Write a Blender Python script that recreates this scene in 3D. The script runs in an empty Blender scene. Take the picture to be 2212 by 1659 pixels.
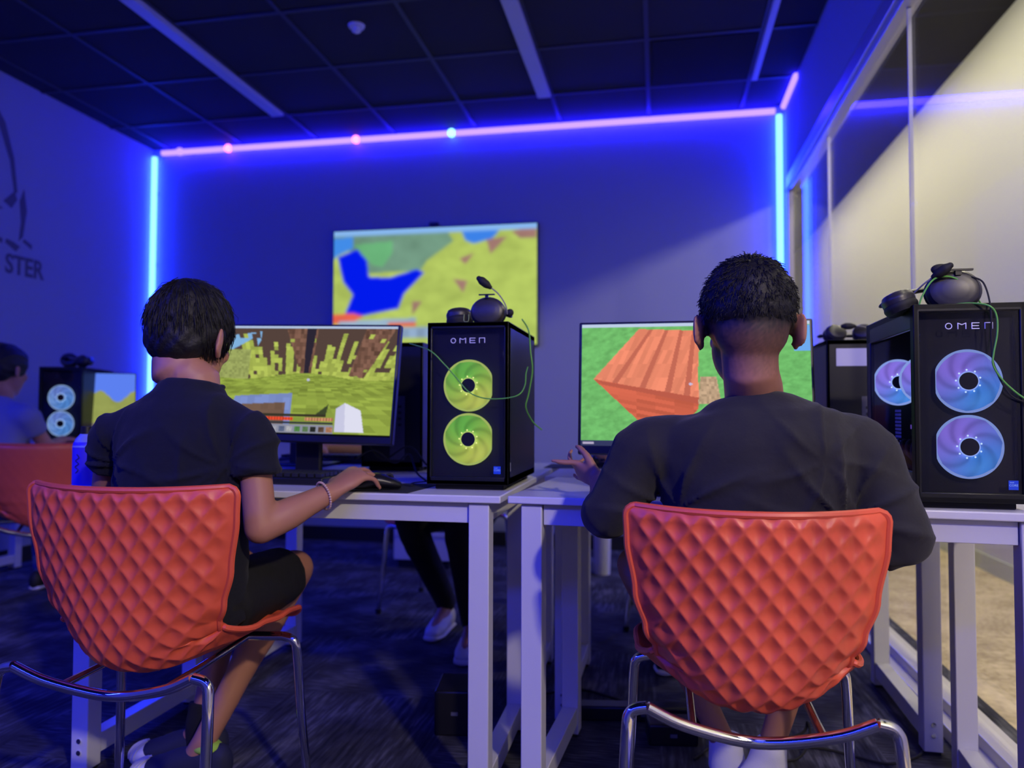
import bpy, math, random
import numpy as np
from mathutils import Vector, Matrix, noise
PI = math.pi
rad = math.radians
random.seed(7)
SC = bpy.context.scene
COL = SC.collection

# ------------------------------------------------------------------ camera
FPX, YAW, PITCH, ROLL = 1640.0, rad(10.9), rad(2.05), rad(0.15)
CAM = Vector((0, 0, .95))
fw = Vector((-math.sin(YAW) * math.cos(PITCH), math.cos(YAW) * math.cos(PITCH), math.sin(PITCH)))
rt = Vector((math.cos(YAW), math.sin(YAW), 0))
up = rt.cross(fw)
rt, up = rt * math.cos(ROLL) + up * math.sin(ROLL), up * math.cos(ROLL) - rt * math.sin(ROLL)
cd = bpy.data.cameras.new('camera')
cam = bpy.data.objects.new('camera', cd)
COL.objects.link(cam)
cam.matrix_world = Matrix(((rt.x, up.x, -fw.x, CAM.x), (rt.y, up.y, -fw.y, CAM.y), (rt.z, up.z, -fw.z, CAM.z), (0, 0, 0, 1)))
cd.sensor_width = 36
cd.lens = 36 * FPX / 2212
cd.clip_start = .05
cd.dof.use_dof = True
cd.dof.focus_distance = 1.55
cd.dof.aperture_fstop = 2.4
SC.camera = cam

# ------------------------------------------------------------------ world, view
w = bpy.data.worlds.new('world')
SC.world = w
w.use_nodes = True
bg = w.node_tree.nodes['Background']
bg.inputs[0].default_value = (.03, .06, 1, 1)
bg.inputs[1].default_value = .05
SC.view_settings.view_transform = 'Standard'
SC.view_settings.look = 'None'
SC.view_settings.gamma = 1
SC.view_settings.exposure = 0
SC.view_settings.use_curve_mapping = False


def lamp(name, kind, loc, power, color, size=.1, size_y=None, aim=None, spot=None):
    d = bpy.data.lights.new(name, kind)
    d.energy = power
    d.color = color
    if kind == 'AREA':
        d.size = size
        if size_y:
            d.shape = 'RECTANGLE'
            d.size_y = size_y
    else:
        d.shadow_soft_size = size
    if spot:
        d.spot_size = rad(spot)
        d.spot_blend = .6
    o = bpy.data.objects.new(name, d)
    COL.objects.link(o)
    o.location = loc
    if aim:
        o.rotation_euler = (Vector(aim) - Vector(loc)).to_track_quat('-Z', 'Y').to_euler()
    return o


WARM = (1, .80, .50)
# corridor lamps outside the glass (their light falls through it on the back wall and the seats)
lamp('corridor_light', 'AREA', (1.72, 3.6, 2.76), 15, (1, .88, .66), .12, .12, aim=(-.8, 4.6, .9))
lamp('corridor_light', 'AREA', (1.72, -1.3, 2.76), 88, (1, .82, .62), .14, .14, aim=(-.5, 1.5, .6))
lamp('corridor_light', 'AREA', (1.30, 4.0, 3.18), 105, (1, .90, .66), 11, .2, aim=(1.58, 4.0, 1.2))  # added strip to light the corridor wall and floor evenly
# blue fill standing for the room's unseen light tubes, behind and beside the camera
BLUE = (.010, .022, 1)
lamp('blue_fill', 'AREA', (-1.4, -1.9, 2.85), 100, BLUE, 4.5, .06, aim=(-2.4, 2.6, 1.0))
lamp('blue_fill', 'AREA', (-3.75, .9, 2.85), 150, BLUE, 4.0, .06, aim=(-1.2, 1.6, .5))
lamp('blue_fill', 'AREA', (.35, .2, 2.93), 5, (.10, .10, 1), .5, .5, aim=(-.2, 1.4, .3))  # added soft fill panel overhead, not a tube


# ------------------------------------------------------------------ materials
def nodes_of(m):
    m.use_nodes = True
    return m.node_tree, m.node_tree.nodes['Principled BSDF']


MATS = {}


def mat(name, color=(.5, .5, .5), rough=.5, metal=0, emit=None, es=1, alpha=None, bump=None, var=None, spec=None, sheen=0, trans=0):
    if name in MATS:
        return MATS[name]
    m = bpy.data.materials.new(name)
    nt, b = nodes_of(m)
    b.inputs['Base Color'].default_value = (*color, 1)
    b.inputs['Roughness'].default_value = rough
    b.inputs['Metallic'].default_value = metal
    if spec is not None:
        b.inputs['Specular IOR Level'].default_value = spec
    if sheen:
        b.inputs['Sheen Weight'].default_value = sheen
    if trans:
        b.inputs['Transmission Weight'].default_value = trans
    if emit:
        b.inputs['Emission Color'].default_value = (*emit, 1)
        b.inputs['Emission Strength'].default_value = es
    if bump or var:
        tc = nt.nodes.new('ShaderNodeTexCoord')
        n = nt.nodes.new('ShaderNodeTexNoise')
        n.inputs['Scale'].default_value = (bump or var)[0]
        n.inputs['Detail'].default_value = 6
        nt.links.new(tc.outputs['Object'], n.inputs['Vector'])
        if bump:
            bp = nt.nodes.new('ShaderNodeBump')
            bp.inputs['Strength'].default_value = bump[1]
            bp.inputs['Distance'].default_value = bump[2]
            nt.links.new(n.outputs['Fac'], bp.inputs['Height'])
            nt.links.new(bp.outputs['Normal'], b.inputs['Normal'])
        if var:
            n2 = nt.nodes.new('ShaderNodeTexNoise')
            n2.inputs['Scale'].default_value = var[0]
            n2.inputs['Detail'].default_value = 5
            nt.links.new(tc.outputs['Object'], n2.inputs['Vector'])
            mx = nt.nodes.new('ShaderNodeMix')
            mx.data_type = 'RGBA'
            mx.inputs['A'].default_value = (*color, 1)
            mx.inputs['B'].default_value = (*var[1], 1)
            nt.links.new(n2.outputs['Fac'], mx.inputs['Factor'])
            nt.links.new(mx.outputs['Result'], b.inputs['Base Color'])
    MATS[name] = m
    return m


def glass(name, tint=(1, 1, 1), f0=.05, rough=0.0, kf=None):
    if name in MATS:
        return MATS[name]
    m = bpy.data.materials.new(name)
    m.use_nodes = True
    nt = m.node_tree
    nt.nodes.clear()
    out = nt.nodes.new('ShaderNodeOutputMaterial')
    tr = nt.nodes.new('ShaderNodeBsdfTransparent')
    tr.inputs[0].default_value = (*tint, 1)
    gl = nt.nodes.new('ShaderNodeBsdfGlossy')
    gl.inputs['Roughness'].default_value = rough
    lw = nt.nodes.new('ShaderNodeLayerWeight')
    lw.inputs[0].default_value = .5
    p = nt.nodes.new('ShaderNodeMath')
    p.operation = 'POWER'
    p.inputs[1].default_value = 5
    ma = nt.nodes.new('ShaderNodeMath')
    ma.operation = 'MULTIPLY_ADD'
    ma.inputs[1].default_value = (1 - f0) if kf is None else kf
    ma.inputs[2].default_value = f0
    mx = nt.nodes.new('ShaderNodeMixShader')
    nt.links.new(lw.outputs['Facing'], p.inputs[0])
    nt.links.new(p.outputs[0], ma.inputs[0])
    nt.links.new(ma.outputs[0], mx.inputs[0])
    nt.links.new(tr.outputs[0], mx.inputs[1])
    nt.links.new(gl.outputs[0], mx.inputs[2])
    nt.links.new(mx.outputs[0], out.inputs[0])
    MATS[name] = m
    return m


def emission(name, color, s):
    if name in MATS:
        return MATS[name]
    m = bpy.data.materials.new(name)
    m.use_nodes = True
    nt = m.node_tree
    nt.nodes.clear()
    out = nt.nodes.new('ShaderNodeOutputMaterial')
    e = nt.nodes.new('ShaderNodeEmission')
    e.inputs[0].default_value = (*color, 1)
    e.inputs[1].default_value = s
    nt.links.new(e.outputs[0], out.inputs[0])
    MATS[name] = m
    return m


def screen_mat():
    if 'screen_picture' in MATS:
        return MATS['screen_picture']
    m = bpy.data.materials.new('screen_picture')
    m.use_nodes = True
    nt = m.node_tree
    nt.nodes.clear()
    out = nt.nodes.new('ShaderNodeOutputMaterial')
    e = nt.nodes.new('ShaderNodeEmission')
    a = nt.nodes.new('ShaderNodeAttribute')
    a.attribute_name = 'Col'
    nt.links.new(a.outputs['Color'], e.inputs[0])
    e.inputs[1].default_value = 1.0
    nt.links.new(e.outputs[0], out.inputs[0])
    MATS['screen_picture'] = m
    return m


def carpet(name, c1, c2, c3, sx=14, sy=150, s=1):
    m = bpy.data.materials.new(name)
    nt, b = nodes_of(m)
    b.inputs['Roughness'].default_value = .95
    b.inputs['Specular IOR Level'].default_value = .1
    tc = nt.nodes.new('ShaderNodeTexCoord')
    ms = []
    for sc in ((sx, sy, 1), (sy * .5, sx * .5, 1)):
        mp = nt.nodes.new('ShaderNodeMapping')
        mp.inputs['Scale'].default_value = sc
        n = nt.nodes.new('ShaderNodeTexNoise')
        n.inputs['Scale'].default_value = s
        n.inputs['Detail'].default_value = 3
        nt.links.new(tc.outputs['Object'], mp.inputs[0])
        nt.links.new(mp.outputs[0], n.inputs['Vector'])
        ms.append(n)
    ck = nt.nodes.new('ShaderNodeTexChecker')
    ck.inputs['Scale'].default_value = 1.64
    nt.links.new(tc.outputs['Object'], ck.inputs['Vector'])
    mx = nt.nodes.new('ShaderNodeMix')
    mx.data_type = 'FLOAT'
    nt.links.new(ck.outputs['Fac'], mx.inputs['Factor'])
    nt.links.new(ms[0].outputs['Fac'], mx.inputs['A'])
    nt.links.new(ms[1].outputs['Fac'], mx.inputs['B'])
    big = nt.nodes.new('ShaderNodeTexNoise')
    big.inputs['Scale'].default_value = 5
    big.inputs['Detail'].default_value = 4
    nt.links.new(tc.outputs['Object'], big.inputs['Vector'])
    add = nt.nodes.new('ShaderNodeMath')
    add.operation = 'ADD'
    nt.links.new(mx.outputs['Result'], add.inputs[0])
    nt.links.new(big.outputs['Fac'], add.inputs[1])
    cr = nt.nodes.new('ShaderNodeValToRGB')
    cr.color_ramp.elements[0].position = .38
    cr.color_ramp.elements[0].color = (*c1, 1)
    cr.color_ramp.elements[1].position = .68
    cr.color_ramp.elements[1].color = (*c3, 1)
    e = cr.color_ramp.elements.new(.52)
    e.color = (*c2, 1)
    half = nt.nodes.new('ShaderNodeMath')
    half.operation = 'MULTIPLY'
    half.inputs[1].default_value = .5
    nt.links.new(add.outputs[0], half.inputs[0])
    nt.links.new(half.outputs[0], cr.inputs[0])
    nt.links.new(cr.outputs[0], b.inputs['Base Color'])
    bp = nt.nodes.new('ShaderNodeBump')
    bp.inputs['Strength'].default_value = .4
    bp.inputs['Distance'].default_value = .004
    nt.links.new(mx.outputs['Result'], bp.inputs['Height'])
    nt.links.new(bp.outputs['Normal'], b.inputs['Normal'])
    return m


WALL = mat('wall_paint', (.31, .34, .45), .75, bump=(90, .15, .002))
TILE = mat('ceiling_tile', (.013, .013, .019), .9, bump=(120, .3, .002))
TBAR = mat('ceiling_bar', (.028, .028, .036), .6)
HALLW = mat('corridor_wall_paint', (.62, .61, .54), .7)
HALLC = mat('corridor_ceiling_paint', (.012, .011, .012), .9)
WHITE = mat('white_laminate', (.70, .70, .74), .28, bump=(160, .04, .0006))
WMETAL = mat('white_coated_steel', (.66, .66, .70), .32, bump=(220, .08, .0006))
ALU = mat('brushed_aluminium', (.55, .55, .58), .35, metal=.6)
CHROME = mat('chrome', (.80, .80, .82), .08, metal=1)
BLACK = mat('black_plastic', (.010, .010, .012), .35)
BLACKM = mat('black_matte', (.008, .008, .009), .7)
DGREY = mat('dark_grey_metal', (.010, .011, .012), .38, metal=.2)
GLOSSB = mat('black_glass', (.006, .006, .008), .07)
RUBBER = mat('rubber', (.012, .012, .012), .8)
ORANGE = mat('orange_plastic', (.80, .115, .045), .42, bump=(500, .05, .0004))
SKIN1 = mat('skin', (.44, .20, .125), .5, bump=(260, .1, .0006), var=(14, (.46, .20, .13)))
NAVY = mat('navy_cotton', (.0035, .0045, .014), .95, bump=(14, .5, .012), sheen=.03)
GREYTEE = mat('charcoal_cotton', (.017, .016, .016), .9, bump=(11, .5, .012), sheen=.08)
SHORTS = mat('black_cloth', (.004, .004, .006), .85, bump=(16, .5, .01))
HAIR = mat('black_hair', (.004, .0035, .0045), .6, bump=(150, .6, .003))
WSOCK = mat('white_sock', (.65, .65, .75), .95, bump=(300, .4, .001))
BSOCK = mat('black_sock', (.006, .006, .01), .95)
SHOED = mat('dark_blue_mesh', (.012, .014, .05), .8, bump=(80, .4, .002))
SHOEW = mat('white_rubber', (.68, .66, .66), .5)
LIME = mat('lime_fabric', (.35, .60, .06), .8)
GREEN = mat('green_cable', (.12, .42, .06), .5)
PAPER = mat('paper_label', (.6, .6, .65), .6)

DENIMG = mat('grey_blue_cotton', (.20, .22, .34), .9, bump=(14, .4, .01))
BLUESH = mat('blue_cotton', (.03, .06, .40), .9)
WTEE = mat('white_cotton', (.6, .62, .6), .9)


# ------------------------------------------------------------------ mesh helpers
def at(px, py, Y):
    """world point on the plane at depth Y that stands at that place of the 2212x1659 frame"""
    d = fw + rt * ((px - 1106) / FPX) - up * ((py - 829.5) / FPX)
    return CAM + d * (Y / d.y)


def atz(px, py, z):
    d = fw + rt * ((px - 1106) / FPX) - up * ((py - 829.5) / FPX)
    return CAM + d * ((z - CAM.z) / d.z)


class MB:
    def __init__(s):
        s.v = []
        s.f = []

    def add(s, vs, fs, M=None):
        o = len(s.v)
        for p in vs:
            p = Vector(p)
            s.v.append(M @ p if M else p)
        s.f += [tuple(i + o for i in f) for f in fs]
        return s

    def box(s, c, size, M=None, rot=None):
        x, y, z = (a / 2 for a in size)
        vs = [Vector((i * x, j * y, k * z)) for i in (-1, 1) for j in (-1, 1) for k in (-1, 1)]
        if rot:
            R = Matrix.Rotation(rot[1], 4, rot[0])
            vs = [R @ p for p in vs]
        vs = [p + Vector(c) for p in vs]
        return s.add(vs, [(0, 1, 3, 2), (4, 6, 7, 5), (0, 4, 5, 1), (2, 3, 7, 6), (0, 2, 6, 4), (1, 5, 7, 3)], M)

    def prism(s, poly, axis, a, b, M=None):
        """poly of 2-D points extruded along axis between a and b"""
        def P(p, t):
            return {'x': (t, p[0], p[1]), 'y': (p[0], t, p[1]), 'z': (p[0], p[1], t)}[axis]
        n = len(poly)
        vs = [P(p, a) for p in poly] + [P(p, b) for p in poly]
        fs = [tuple(range(n))[::-1], tuple(range(n, 2 * n))] + [(i, (i + 1) % n, n + (i + 1) % n, n + i) for i in range(n)]
        return s.add(vs, fs, M)

    def cyl(s, a, b, r, r2=None, n=20, M=None):
        return s.tube([a, b], [r, r if r2 is None else r2], n, M=M, cap='flat')

    def ell(s, c, r, n=20, m=12, M=None, rot=None):
        vs, fs = [], []
        R = rot.to_4x4() if rot else Matrix.Identity(4)
        for i in range(m + 1):
            th = PI * i / m
            for j in range(n):
                ph = 2 * PI * j / n
                vs.append(R @ Vector((r[0] * math.sin(th) * math.cos(ph), r[1] * math.sin(th) * math.sin(ph), r[2] * math.cos(th))) + Vector(c))
        for i in range(m):
            for j in range(n):
                a, b2 = i * n + j, i * n + (j + 1) % n
                fs.append((a, a + n, b2 + n, b2))
        return s.add(vs, fs, M)

    def tube(s, pts, r, n=12, M=None, cap='round', hint=None, sub=0, flat=None):
        """tube through pts, r number / list / list of pairs (side, other)"""
        pts = [Vector(p) for p in pts]
        if not isinstance(r, (list, tuple)):
            r = [r] * len(pts)
        r = [(a, a) if not isinstance(a, (list, tuple)) else tuple(a) for a in r]
        if sub:
            pts, r = catmull(pts, r, sub)
        N = len(pts)
        tang = []
        for i in range(N):
            t = pts[min(i + 1, N - 1)] - pts[max(i - 1, 0)]
            tang.append(t.normalized() if t.length > 1e-9 else Vector((0, 0, 1)))
        rings = []
        S = None
        for i in range(N):
            T = tang[i]
            if hint is not None:
                S0 = Vector(hint)
            elif S is None:
                S0 = Vector((1, 0, 0)) if abs(T.x) < .9 else Vector((0, 1, 0))
            else:
                S0 = S
            S = (S0 - T * S0.dot(T)).normalized()
            U = T.cross(S)
            rings.append((pts[i], S, U, T, r[i]))
        allr = []
        if cap == 'round':
            p, S_, U, T, rr = rings[0]
            m = min(rr)
            for a in (80, 55, 30):
                allr.append((p - T * m * math.sin(rad(a)), S_, U, (rr[0] * math.cos(rad(a)), rr[1] * math.cos(rad(a)))))
        for p, S_, U, T, rr in rings:
            allr.append((p, S_, U, rr))
        if cap == 'round':
            p, S_, U, T, rr = rings[-1]
            m = min(rr)
            for a in (30, 55, 80):
                allr.append((p + T * m * math.sin(rad(a)), S_, U, (rr[0] * math.cos(rad(a)), rr[1] * math.cos(rad(a)))))
        vs, fs = [], []
        for p, S_, U, rr in allr:
            for j in range(n):
                a = 2 * PI * j / n
                vs.append(p + S_ * rr[0] * math.cos(a) + U * rr[1] * math.sin(a))
        K = len(allr)
        for i in range(K - 1):
            for j in range(n):
                a, b = i * n + j, i * n + (j + 1) % n
                fs.append((a, b, b + n, a + n))
        if cap != 'open':
            fs.append(tuple(range(n))[::-1])
            fs.append(tuple(range((K - 1) * n, K * n)))
        return s.add(vs, fs, M)

    def torus(s, c, R, r, axis='y', n=40, m=8, clamp=None):
        vs, fs = [], []
        for i in range(n):
            a = 2 * PI * i / n
            for j in range(m):
                b = 2 * PI * j / m
                q = R + r * math.cos(b)
                x, z, y = q * math.cos(a), q * math.sin(a), r * math.sin(b)
                if clamp:
                    x = max(clamp[0], min(clamp[1], x))
                vs.append(Vector(c) + (Vector((x, y, z)) if axis == 'y' else Vector((y, x, z)) if axis == 'x' else Vector((x, z, y))))
        for i in range(n):
            for j in range(m):
                fs.append((i * m + j, ((i + 1) % n) * m + j, ((i + 1) % n) * m + (j + 1) % m, i * m + (j + 1) % m))
        return s.add(vs, fs)

    def mesh(s, name):
        me = bpy.data.meshes.new(name)
        me.from_pydata([tuple(p) for p in s.v], [], s.f)
        me.update()
        return me

    def build(s, name, m, parent=None, smooth=True, bevel=0, segs=2, off=None, label=None):
        if off is not None:
            s.v = [p - off for p in s.v]
        me = s.mesh(name)
        me.materials.append(m)
        o = bpy.data.objects.new(name, me)
        COL.objects.link(o)
        if parent:
            o.parent = parent
        if bevel:
            b = o.modifiers.new('bevel', 'BEVEL')
            b.width = bevel
            b.segments = segs
            b.limit_method = 'ANGLE'
            b.angle_limit = rad(40)
        if smooth:
            me.polygons.foreach_set('use_smooth', [True] * len(me.polygons))
            try:
                me.set_sharp_from_angle(angle=rad(38))
            except Exception:
                pass
        if label:
            o['label'] = label
        return o


def catmull(pts, r, k):
    P, Q = [], []
    N = len(pts)
    for i in range(N - 1):
        p0, p1, p2, p3 = pts[max(i - 1, 0)], pts[i], pts[i + 1], pts[min(i + 2, N - 1)]
        for j in range(k):
            t = j / k
            P.append(.5 * ((2 * p1) + (p2 - p0) * t + (2 * p0 - 5 * p1 + 4 * p2 - p3) * t * t + (3 * p1 - p0 - 3 * p2 + p3) * t ** 3))
            if r:
                s = t * t * (3 - 2 * t)
                Q.append(tuple(r[i][q] * (1 - s) + r[i + 1][q] * s for q in range(2)))
    P.append(pts[-1])
    if r:
        Q.append(r[-1])
    return P, Q


def curve_pts(pts, k=8):
    return catmull([Vector(p) for p in pts], None, k)[0]


def tag(o, label=None, cat=None, group=None, kind=None):
    if label:
        o['label'] = label
    if cat:
        o['category'] = cat
    if group:
        o['group'] = group
    if kind:
        o['kind'] = kind
    return o


def thing(name, label, cat, loc=(0, 0, 0), rz=0, group=None):
    o = bpy.data.objects.new(name, None)
    o.empty_display_size = .1
    COL.objects.link(o)
    o.location = loc
    o.rotation_euler = (0, 0, rz)
    bpy.context.view_layer.update()
    return tag(o, label, cat, group)


def struct(name, mb, m, **k):
    o = mb.build(name, m, **k)
    o['kind'] = 'structure'
    return o


def remeshed(name, mb, m, parent, off, voxel=.006, smooth=6, disp=None, label=None):
    """fuse the overlapping bodies of mb into one continuous skin"""
    o = mb.build(name + '_raw', m, smooth=False)
    r = o.modifiers.new('r', 'REMESH')
    r.mode = 'VOXEL'
    r.voxel_size = voxel
    if smooth:
        sm = o.modifiers.new('s', 'SMOOTH')
        sm.factor = .5
        sm.iterations = smooth
    dg = bpy.context.evaluated_depsgraph_get()
    me = bpy.data.meshes.new_from_object(o.evaluated_get(dg), depsgraph=dg)
    bpy.data.objects.remove(o)
    me.name = name
    n = len(me.vertices)
    co = np.empty(n * 3, 'f')
    me.vertices.foreach_get('co', co)
    co = co.reshape(-1, 3)
    if disp is not None:
        nn = np.empty(n * 3, 'f')
        me.vertices.foreach_get('normal', nn)
        nn = nn.reshape(-1, 3)
        co = co + nn * disp(co)[:, None]
    co = co - np.array(off, 'f')
    me.vertices.foreach_set('co', co.reshape(-1))
    me.update()
    me.polygons.foreach_set('use_smooth', [True] * len(me.polygons))
    if not me.materials:
        me.materials.append(m)
    ob = bpy.data.objects.new(name, me)
    COL.objects.link(ob)
    ob.parent = parent
    if label:
        ob['label'] = label
    return ob


def textmesh(body, size, extrude=.001):
    c = bpy.data.curves.new('t', 'FONT')
    c.body = body
    c.size = size
    c.extrude = extrude
    c.align_x = 'CENTER'
    c.align_y = 'CENTER'
    c.resolution_u = 3
    c.offset = .004 if size > .1 else 0
    o = bpy.data.objects.new('t', c)
    COL.objects.link(o)
    dg = bpy.context.evaluated_depsgraph_get()
    me = bpy.data.meshes.new_from_object(o.evaluated_get(dg), depsgraph=dg)
    bpy.data.objects.remove(o)
    return me


def text_part(body, size, m, parent, M, name, extrude=.0006, sx=1.0):
    me = textmesh(body, size, extrude)
    mb = MB()
    mb.add([(v.co.x * sx, v.co.y, v.co.z) for v in me.vertices], [tuple(p.vertices) for p in me.polygons], M)
    return mb.build(name, m, parent, smooth=False)


# ------------------------------------------------------------------ room shell
XL, XG, YB, YF, ZC = -3.9, .90, 5.28, -2.3, 3.0
XW, ZW = 1.93, 3.2           # corridor wall, corridor ceiling
struct('floor', MB().box(((XL + XG) / 2, (YB + YF) / 2, -.05), (XG - XL + .3, YB - YF + .4, .1)),
       carpet('room_carpet', (.022, .022, .03), (.055, .055, .07), (.17, .17, .20)), smooth=False)
struct('floor_corridor', MB().box(((XG + .15 + 3.0) / 2, 4, -.05), (3.0 - XG - .15, 15, .1)),
       carpet('corridor_carpet', (.42, .34, .21), (.62, .51, .32), (.78, .65, .42), 60, 60), smooth=False)
struct('ceiling', MB().box(((XL + XG) / 2, (YB + YF) / 2, ZC + .05), (XG - XL + .2, YB - YF + .4, .1)), TILE, smooth=False)
struct('wall_back', MB().box(((XL + .875) / 2 - .08, YB + .08, 1.6), (.875 - XL + .16, .16, 3.2)), WALL, smooth=False)
struct('wall_left', MB().box((XL - .08, (YB + YF) / 2, 1.6), (.16, YB - YF + .3, 3.2)), WALL, smooth=False)
struct('wall_front', MB().box(((XL + XG) / 2, YF - .08, 1.6), (XG - XL + .3, .16, 3.2)), WALL, smooth=False)
struct('wall_right', MB().box((.90, (YB + YF) / 2, 2.83), (.13, YB - YF, .66)), WALL, smooth=False, bevel=.003)
struct('wall_corridor', MB().box((XW + .06, 4, 1.6), (.12, 15, 3.2)), HALLW, smooth=False)
struct('wall_corridor_end', MB().box((1.4, 11.5, 1.6), (1.2, .1, 3.2)), HALLW, smooth=False)
struct('ceiling_corridor', MB().box((1.5, 4, ZW + .04), (1.1, 15, .08)), HALLC, smooth=False)
struct('wall_corridor_inner', MB().box((.815, 8.49, 1.6), (.12, 6.1, 3.2)), HALLW, smooth=False)
# head frame, sill and glass panes
mb = MB().box((.885, (YB + YF) / 2, 2.46), (.10, YB - YF, .075))
mb.box((.875, (YB + YF) / 2, 2.41), (.05, YB - YF, .03))
struct('trim_1', mb, ALU, smooth=False, bevel=.003)
mb = MB().box((.885, (YB + YF) / 2, .02), (.14, YB - YF, .04))
mb.box((.890, (YB + YF) / 2, .055), (.075, YB - YF, .04))
struct('trim_2', mb, mat('sill_paint', (.62, .60, .62), .35), smooth=False, bevel=.003)
GL = glass('clear_glass', (.97, .985, .98), .035, kf=.6)
ys = [YF, -1.02, .28, 1.58, 2.88, 4.18, YB - .01]
for i in range(len(ys) - 1):
    struct('window_%d' % (i + 1), MB().box((.885, (ys[i] + ys[i + 1]) / 2, 1.235), (.012, ys[i + 1] - ys[i] - .008, 2.33)), GL, smooth=False)
    if i:
        struct('trim_%d' % (i + 10), MB().box((.885, ys[i], 1.235), (.013, .008, 2.33)), mat('silicone', (.55, .55, .55), .4), smooth=False)
struct('trim_3', MB().box((.850, 5.20, 1.2), (.035, .14, 2.40)), mat('post_paint', (.38, .36, .38), .4), smooth=False, bevel=.004)
struct('baseboard_back', MB().box(((XL + .8) / 2, YB - .006, .05), (.8 - XL - .02, .012, .1)), BLACKM, smooth=False)
struct('baseboard_left', MB().box((XL + .006, (YB + YF) / 2, .05), (.012, YB - YF - .02, .1)), BLACKM, smooth=False)
struct('baseboard_corridor', MB().box((XW - .006, 4, .05), (.012, 14.8, .1)), mat('corridor_baseboard', (.52, .55, .40), .6), smooth=False)
# ceiling bars
mb = MB()
for k in range(8):
    x = -3.745 + .615 * k
    if x < .85:
        mb.box((x, (YB + YF) / 2, ZC - .003), (.025, YB - YF, .008))
for k in range(12):
    mb.box(((XL + .86) / 2, 4.80 - .63 * k, ZC - .0035), (.86 - XL, .025, .008))
struct('trim_4', mb, TBAR, smooth=False)
# black sheet painting the darkness of an open bay where a tile is missing
struct('trim_5', MB().box((.26, 4.485, ZC - .006), (.57, .58, .006)), mat('void_black', (.002, .002, .002), 1), smooth=False)

# slot light fixtures (switched off)
DIFF = mat('white_diffuser', (.46, .48, .60), .5)
for x, y0, y1, wd, lb in ((-2.565, 2.3, 4.76, .085, 'long slim ceiling light fixture, switched off, nearest the left wall'),
                          (-.715, 2.3, 4.79, .085, 'long slim ceiling light fixture, switched off, above the wall screen'),
                          (.585, 2.3, 4.77, .035, 'narrow slot light on the ceiling beside the dark open tile')):
    t = thing('slot_light', lb, 'ceiling light', (x, (y0 + y1) / 2, ZC), group='slot lights in the ceiling')
    MB().box((0, 0, -.012), (wd, y1 - y0, .024)).build('housing', mat('white_metal', (.5, .5, .52), .5), t, smooth=False)
    MB().box((0, 0, -.027), (wd * .82, y1 - y0 - .02, .006)).build('diffuser', DIFF, t, smooth=False)
t = thing('sprinkler', 'small white sprinkler head on the dark ceiling', 'sprinkler', (-1.569, 3.742, ZC))
PL = mat('white_plastic', (.7, .7, .72), .5)
MB().tube([(0, 0, 0), (0, 0, -.012)], [.045, .04], 24, cap='flat').build('cover_plate', PL, t)
MB().tube([(0, 0, -.012), (0, 0, -.03), (0, 0, -.032), (0, 0, -.042)], [.016, .012, .024, .008], 16, cap='flat').build('head', PL, t)

# LED light tubes along the back wall
CY = emission('led_cyan', (.010, .031, 1), 46)
PU = emission('led_violet', (.017, .0100, 1), 42)
MG = emission('led_magenta', (1, .22, .70), 3)
CN = emission('led_cyan_hot', (.25, .75, 1), 3)
CLIP = mat('clear_clip', (.4, .4, .5), .4)


def ledstrip(name, label, a, b, m, out, parts=()):
    a, b = Vector(a), Vector(b)
    t = thing(name, label, 'LED light', a, group='LED light tubes on the back wall')
    d = (b - a)
    MB().tube([(0, 0, 0), d], .020, 10, cap='flat').build('light_tube', m, t)
    o = Vector(out)
    n = max(3, int(d.length / .5))
    for i in range(n):
        MB().box(d * ((i + .5) / n) + o * .02, (.018, .014, .018)).build('mounting_clip', CLIP, t, smooth=False)
    for f, mm in parts:
        MB().ell(d * f - o * .010, (.030, .030, .030), 12, 8).build('hot_diode', mm, t)
    return t


yl = YB - .034
ledstrip('led_strip', 'violet LED light tube running along the top of the back wall', (-3.80, yl, 2.958), (.775, yl, 2.958), PU, (0, 1, 0),
         ((.035, PU), (.125, MG), (.352, MG), (.512, CN)))
ledstrip('led_strip', 'vertical cyan LED light tube in the left corner of the back wall', (XL + .034, yl, 2.93), (XL + .034, yl, .12), CY, (0, 1, 0))
ledstrip('led_strip', 'vertical cyan LED light tube in the right corner of the back wall', (.80, yl, 2.93), (.80, yl, .12), CY, (0, 1, 0))
ledstrip('led_strip', 'short violet LED light tube on the ceiling at the right corner', (.825, yl - .03, 2.975), (.825, 4.75, 2.975), PU, (0, 0, 1))


# ------------------------------------------------------------------ screens
def lin(c):
    return tuple(((x / 255) / 12.92 if x <= 10 else (((x / 255) + .055) / 1.055) ** 2.4) for x in c)


def inpoly(U, V, poly):
    r = np.zeros(U.shape, bool)
    n = len(poly)
    for i in range(n):
        x1, y1 = poly[i]
        x2, y2 = poly[(i + 1) % n]
        c = ((y1 > V) != (y2 > V)) & (U < (x2 - x1) * (V - y1) / (y2 - y1 + 1e-12) + x1)
        r ^= c
    return r


def hashn(a, b, s=0):
    h = np.sin(a * 127.1 + b * 311.7 + s * 74.7) * 43758.5453
    return h - np.floor(h)


def fillc(img, m, c, amp=0, n=None):
    c = np.array(lin(c))
    if n is None:
        img[m] = c
    else:
        img[m] = c * (1 + amp * (n[m][:, None] - .5))


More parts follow.
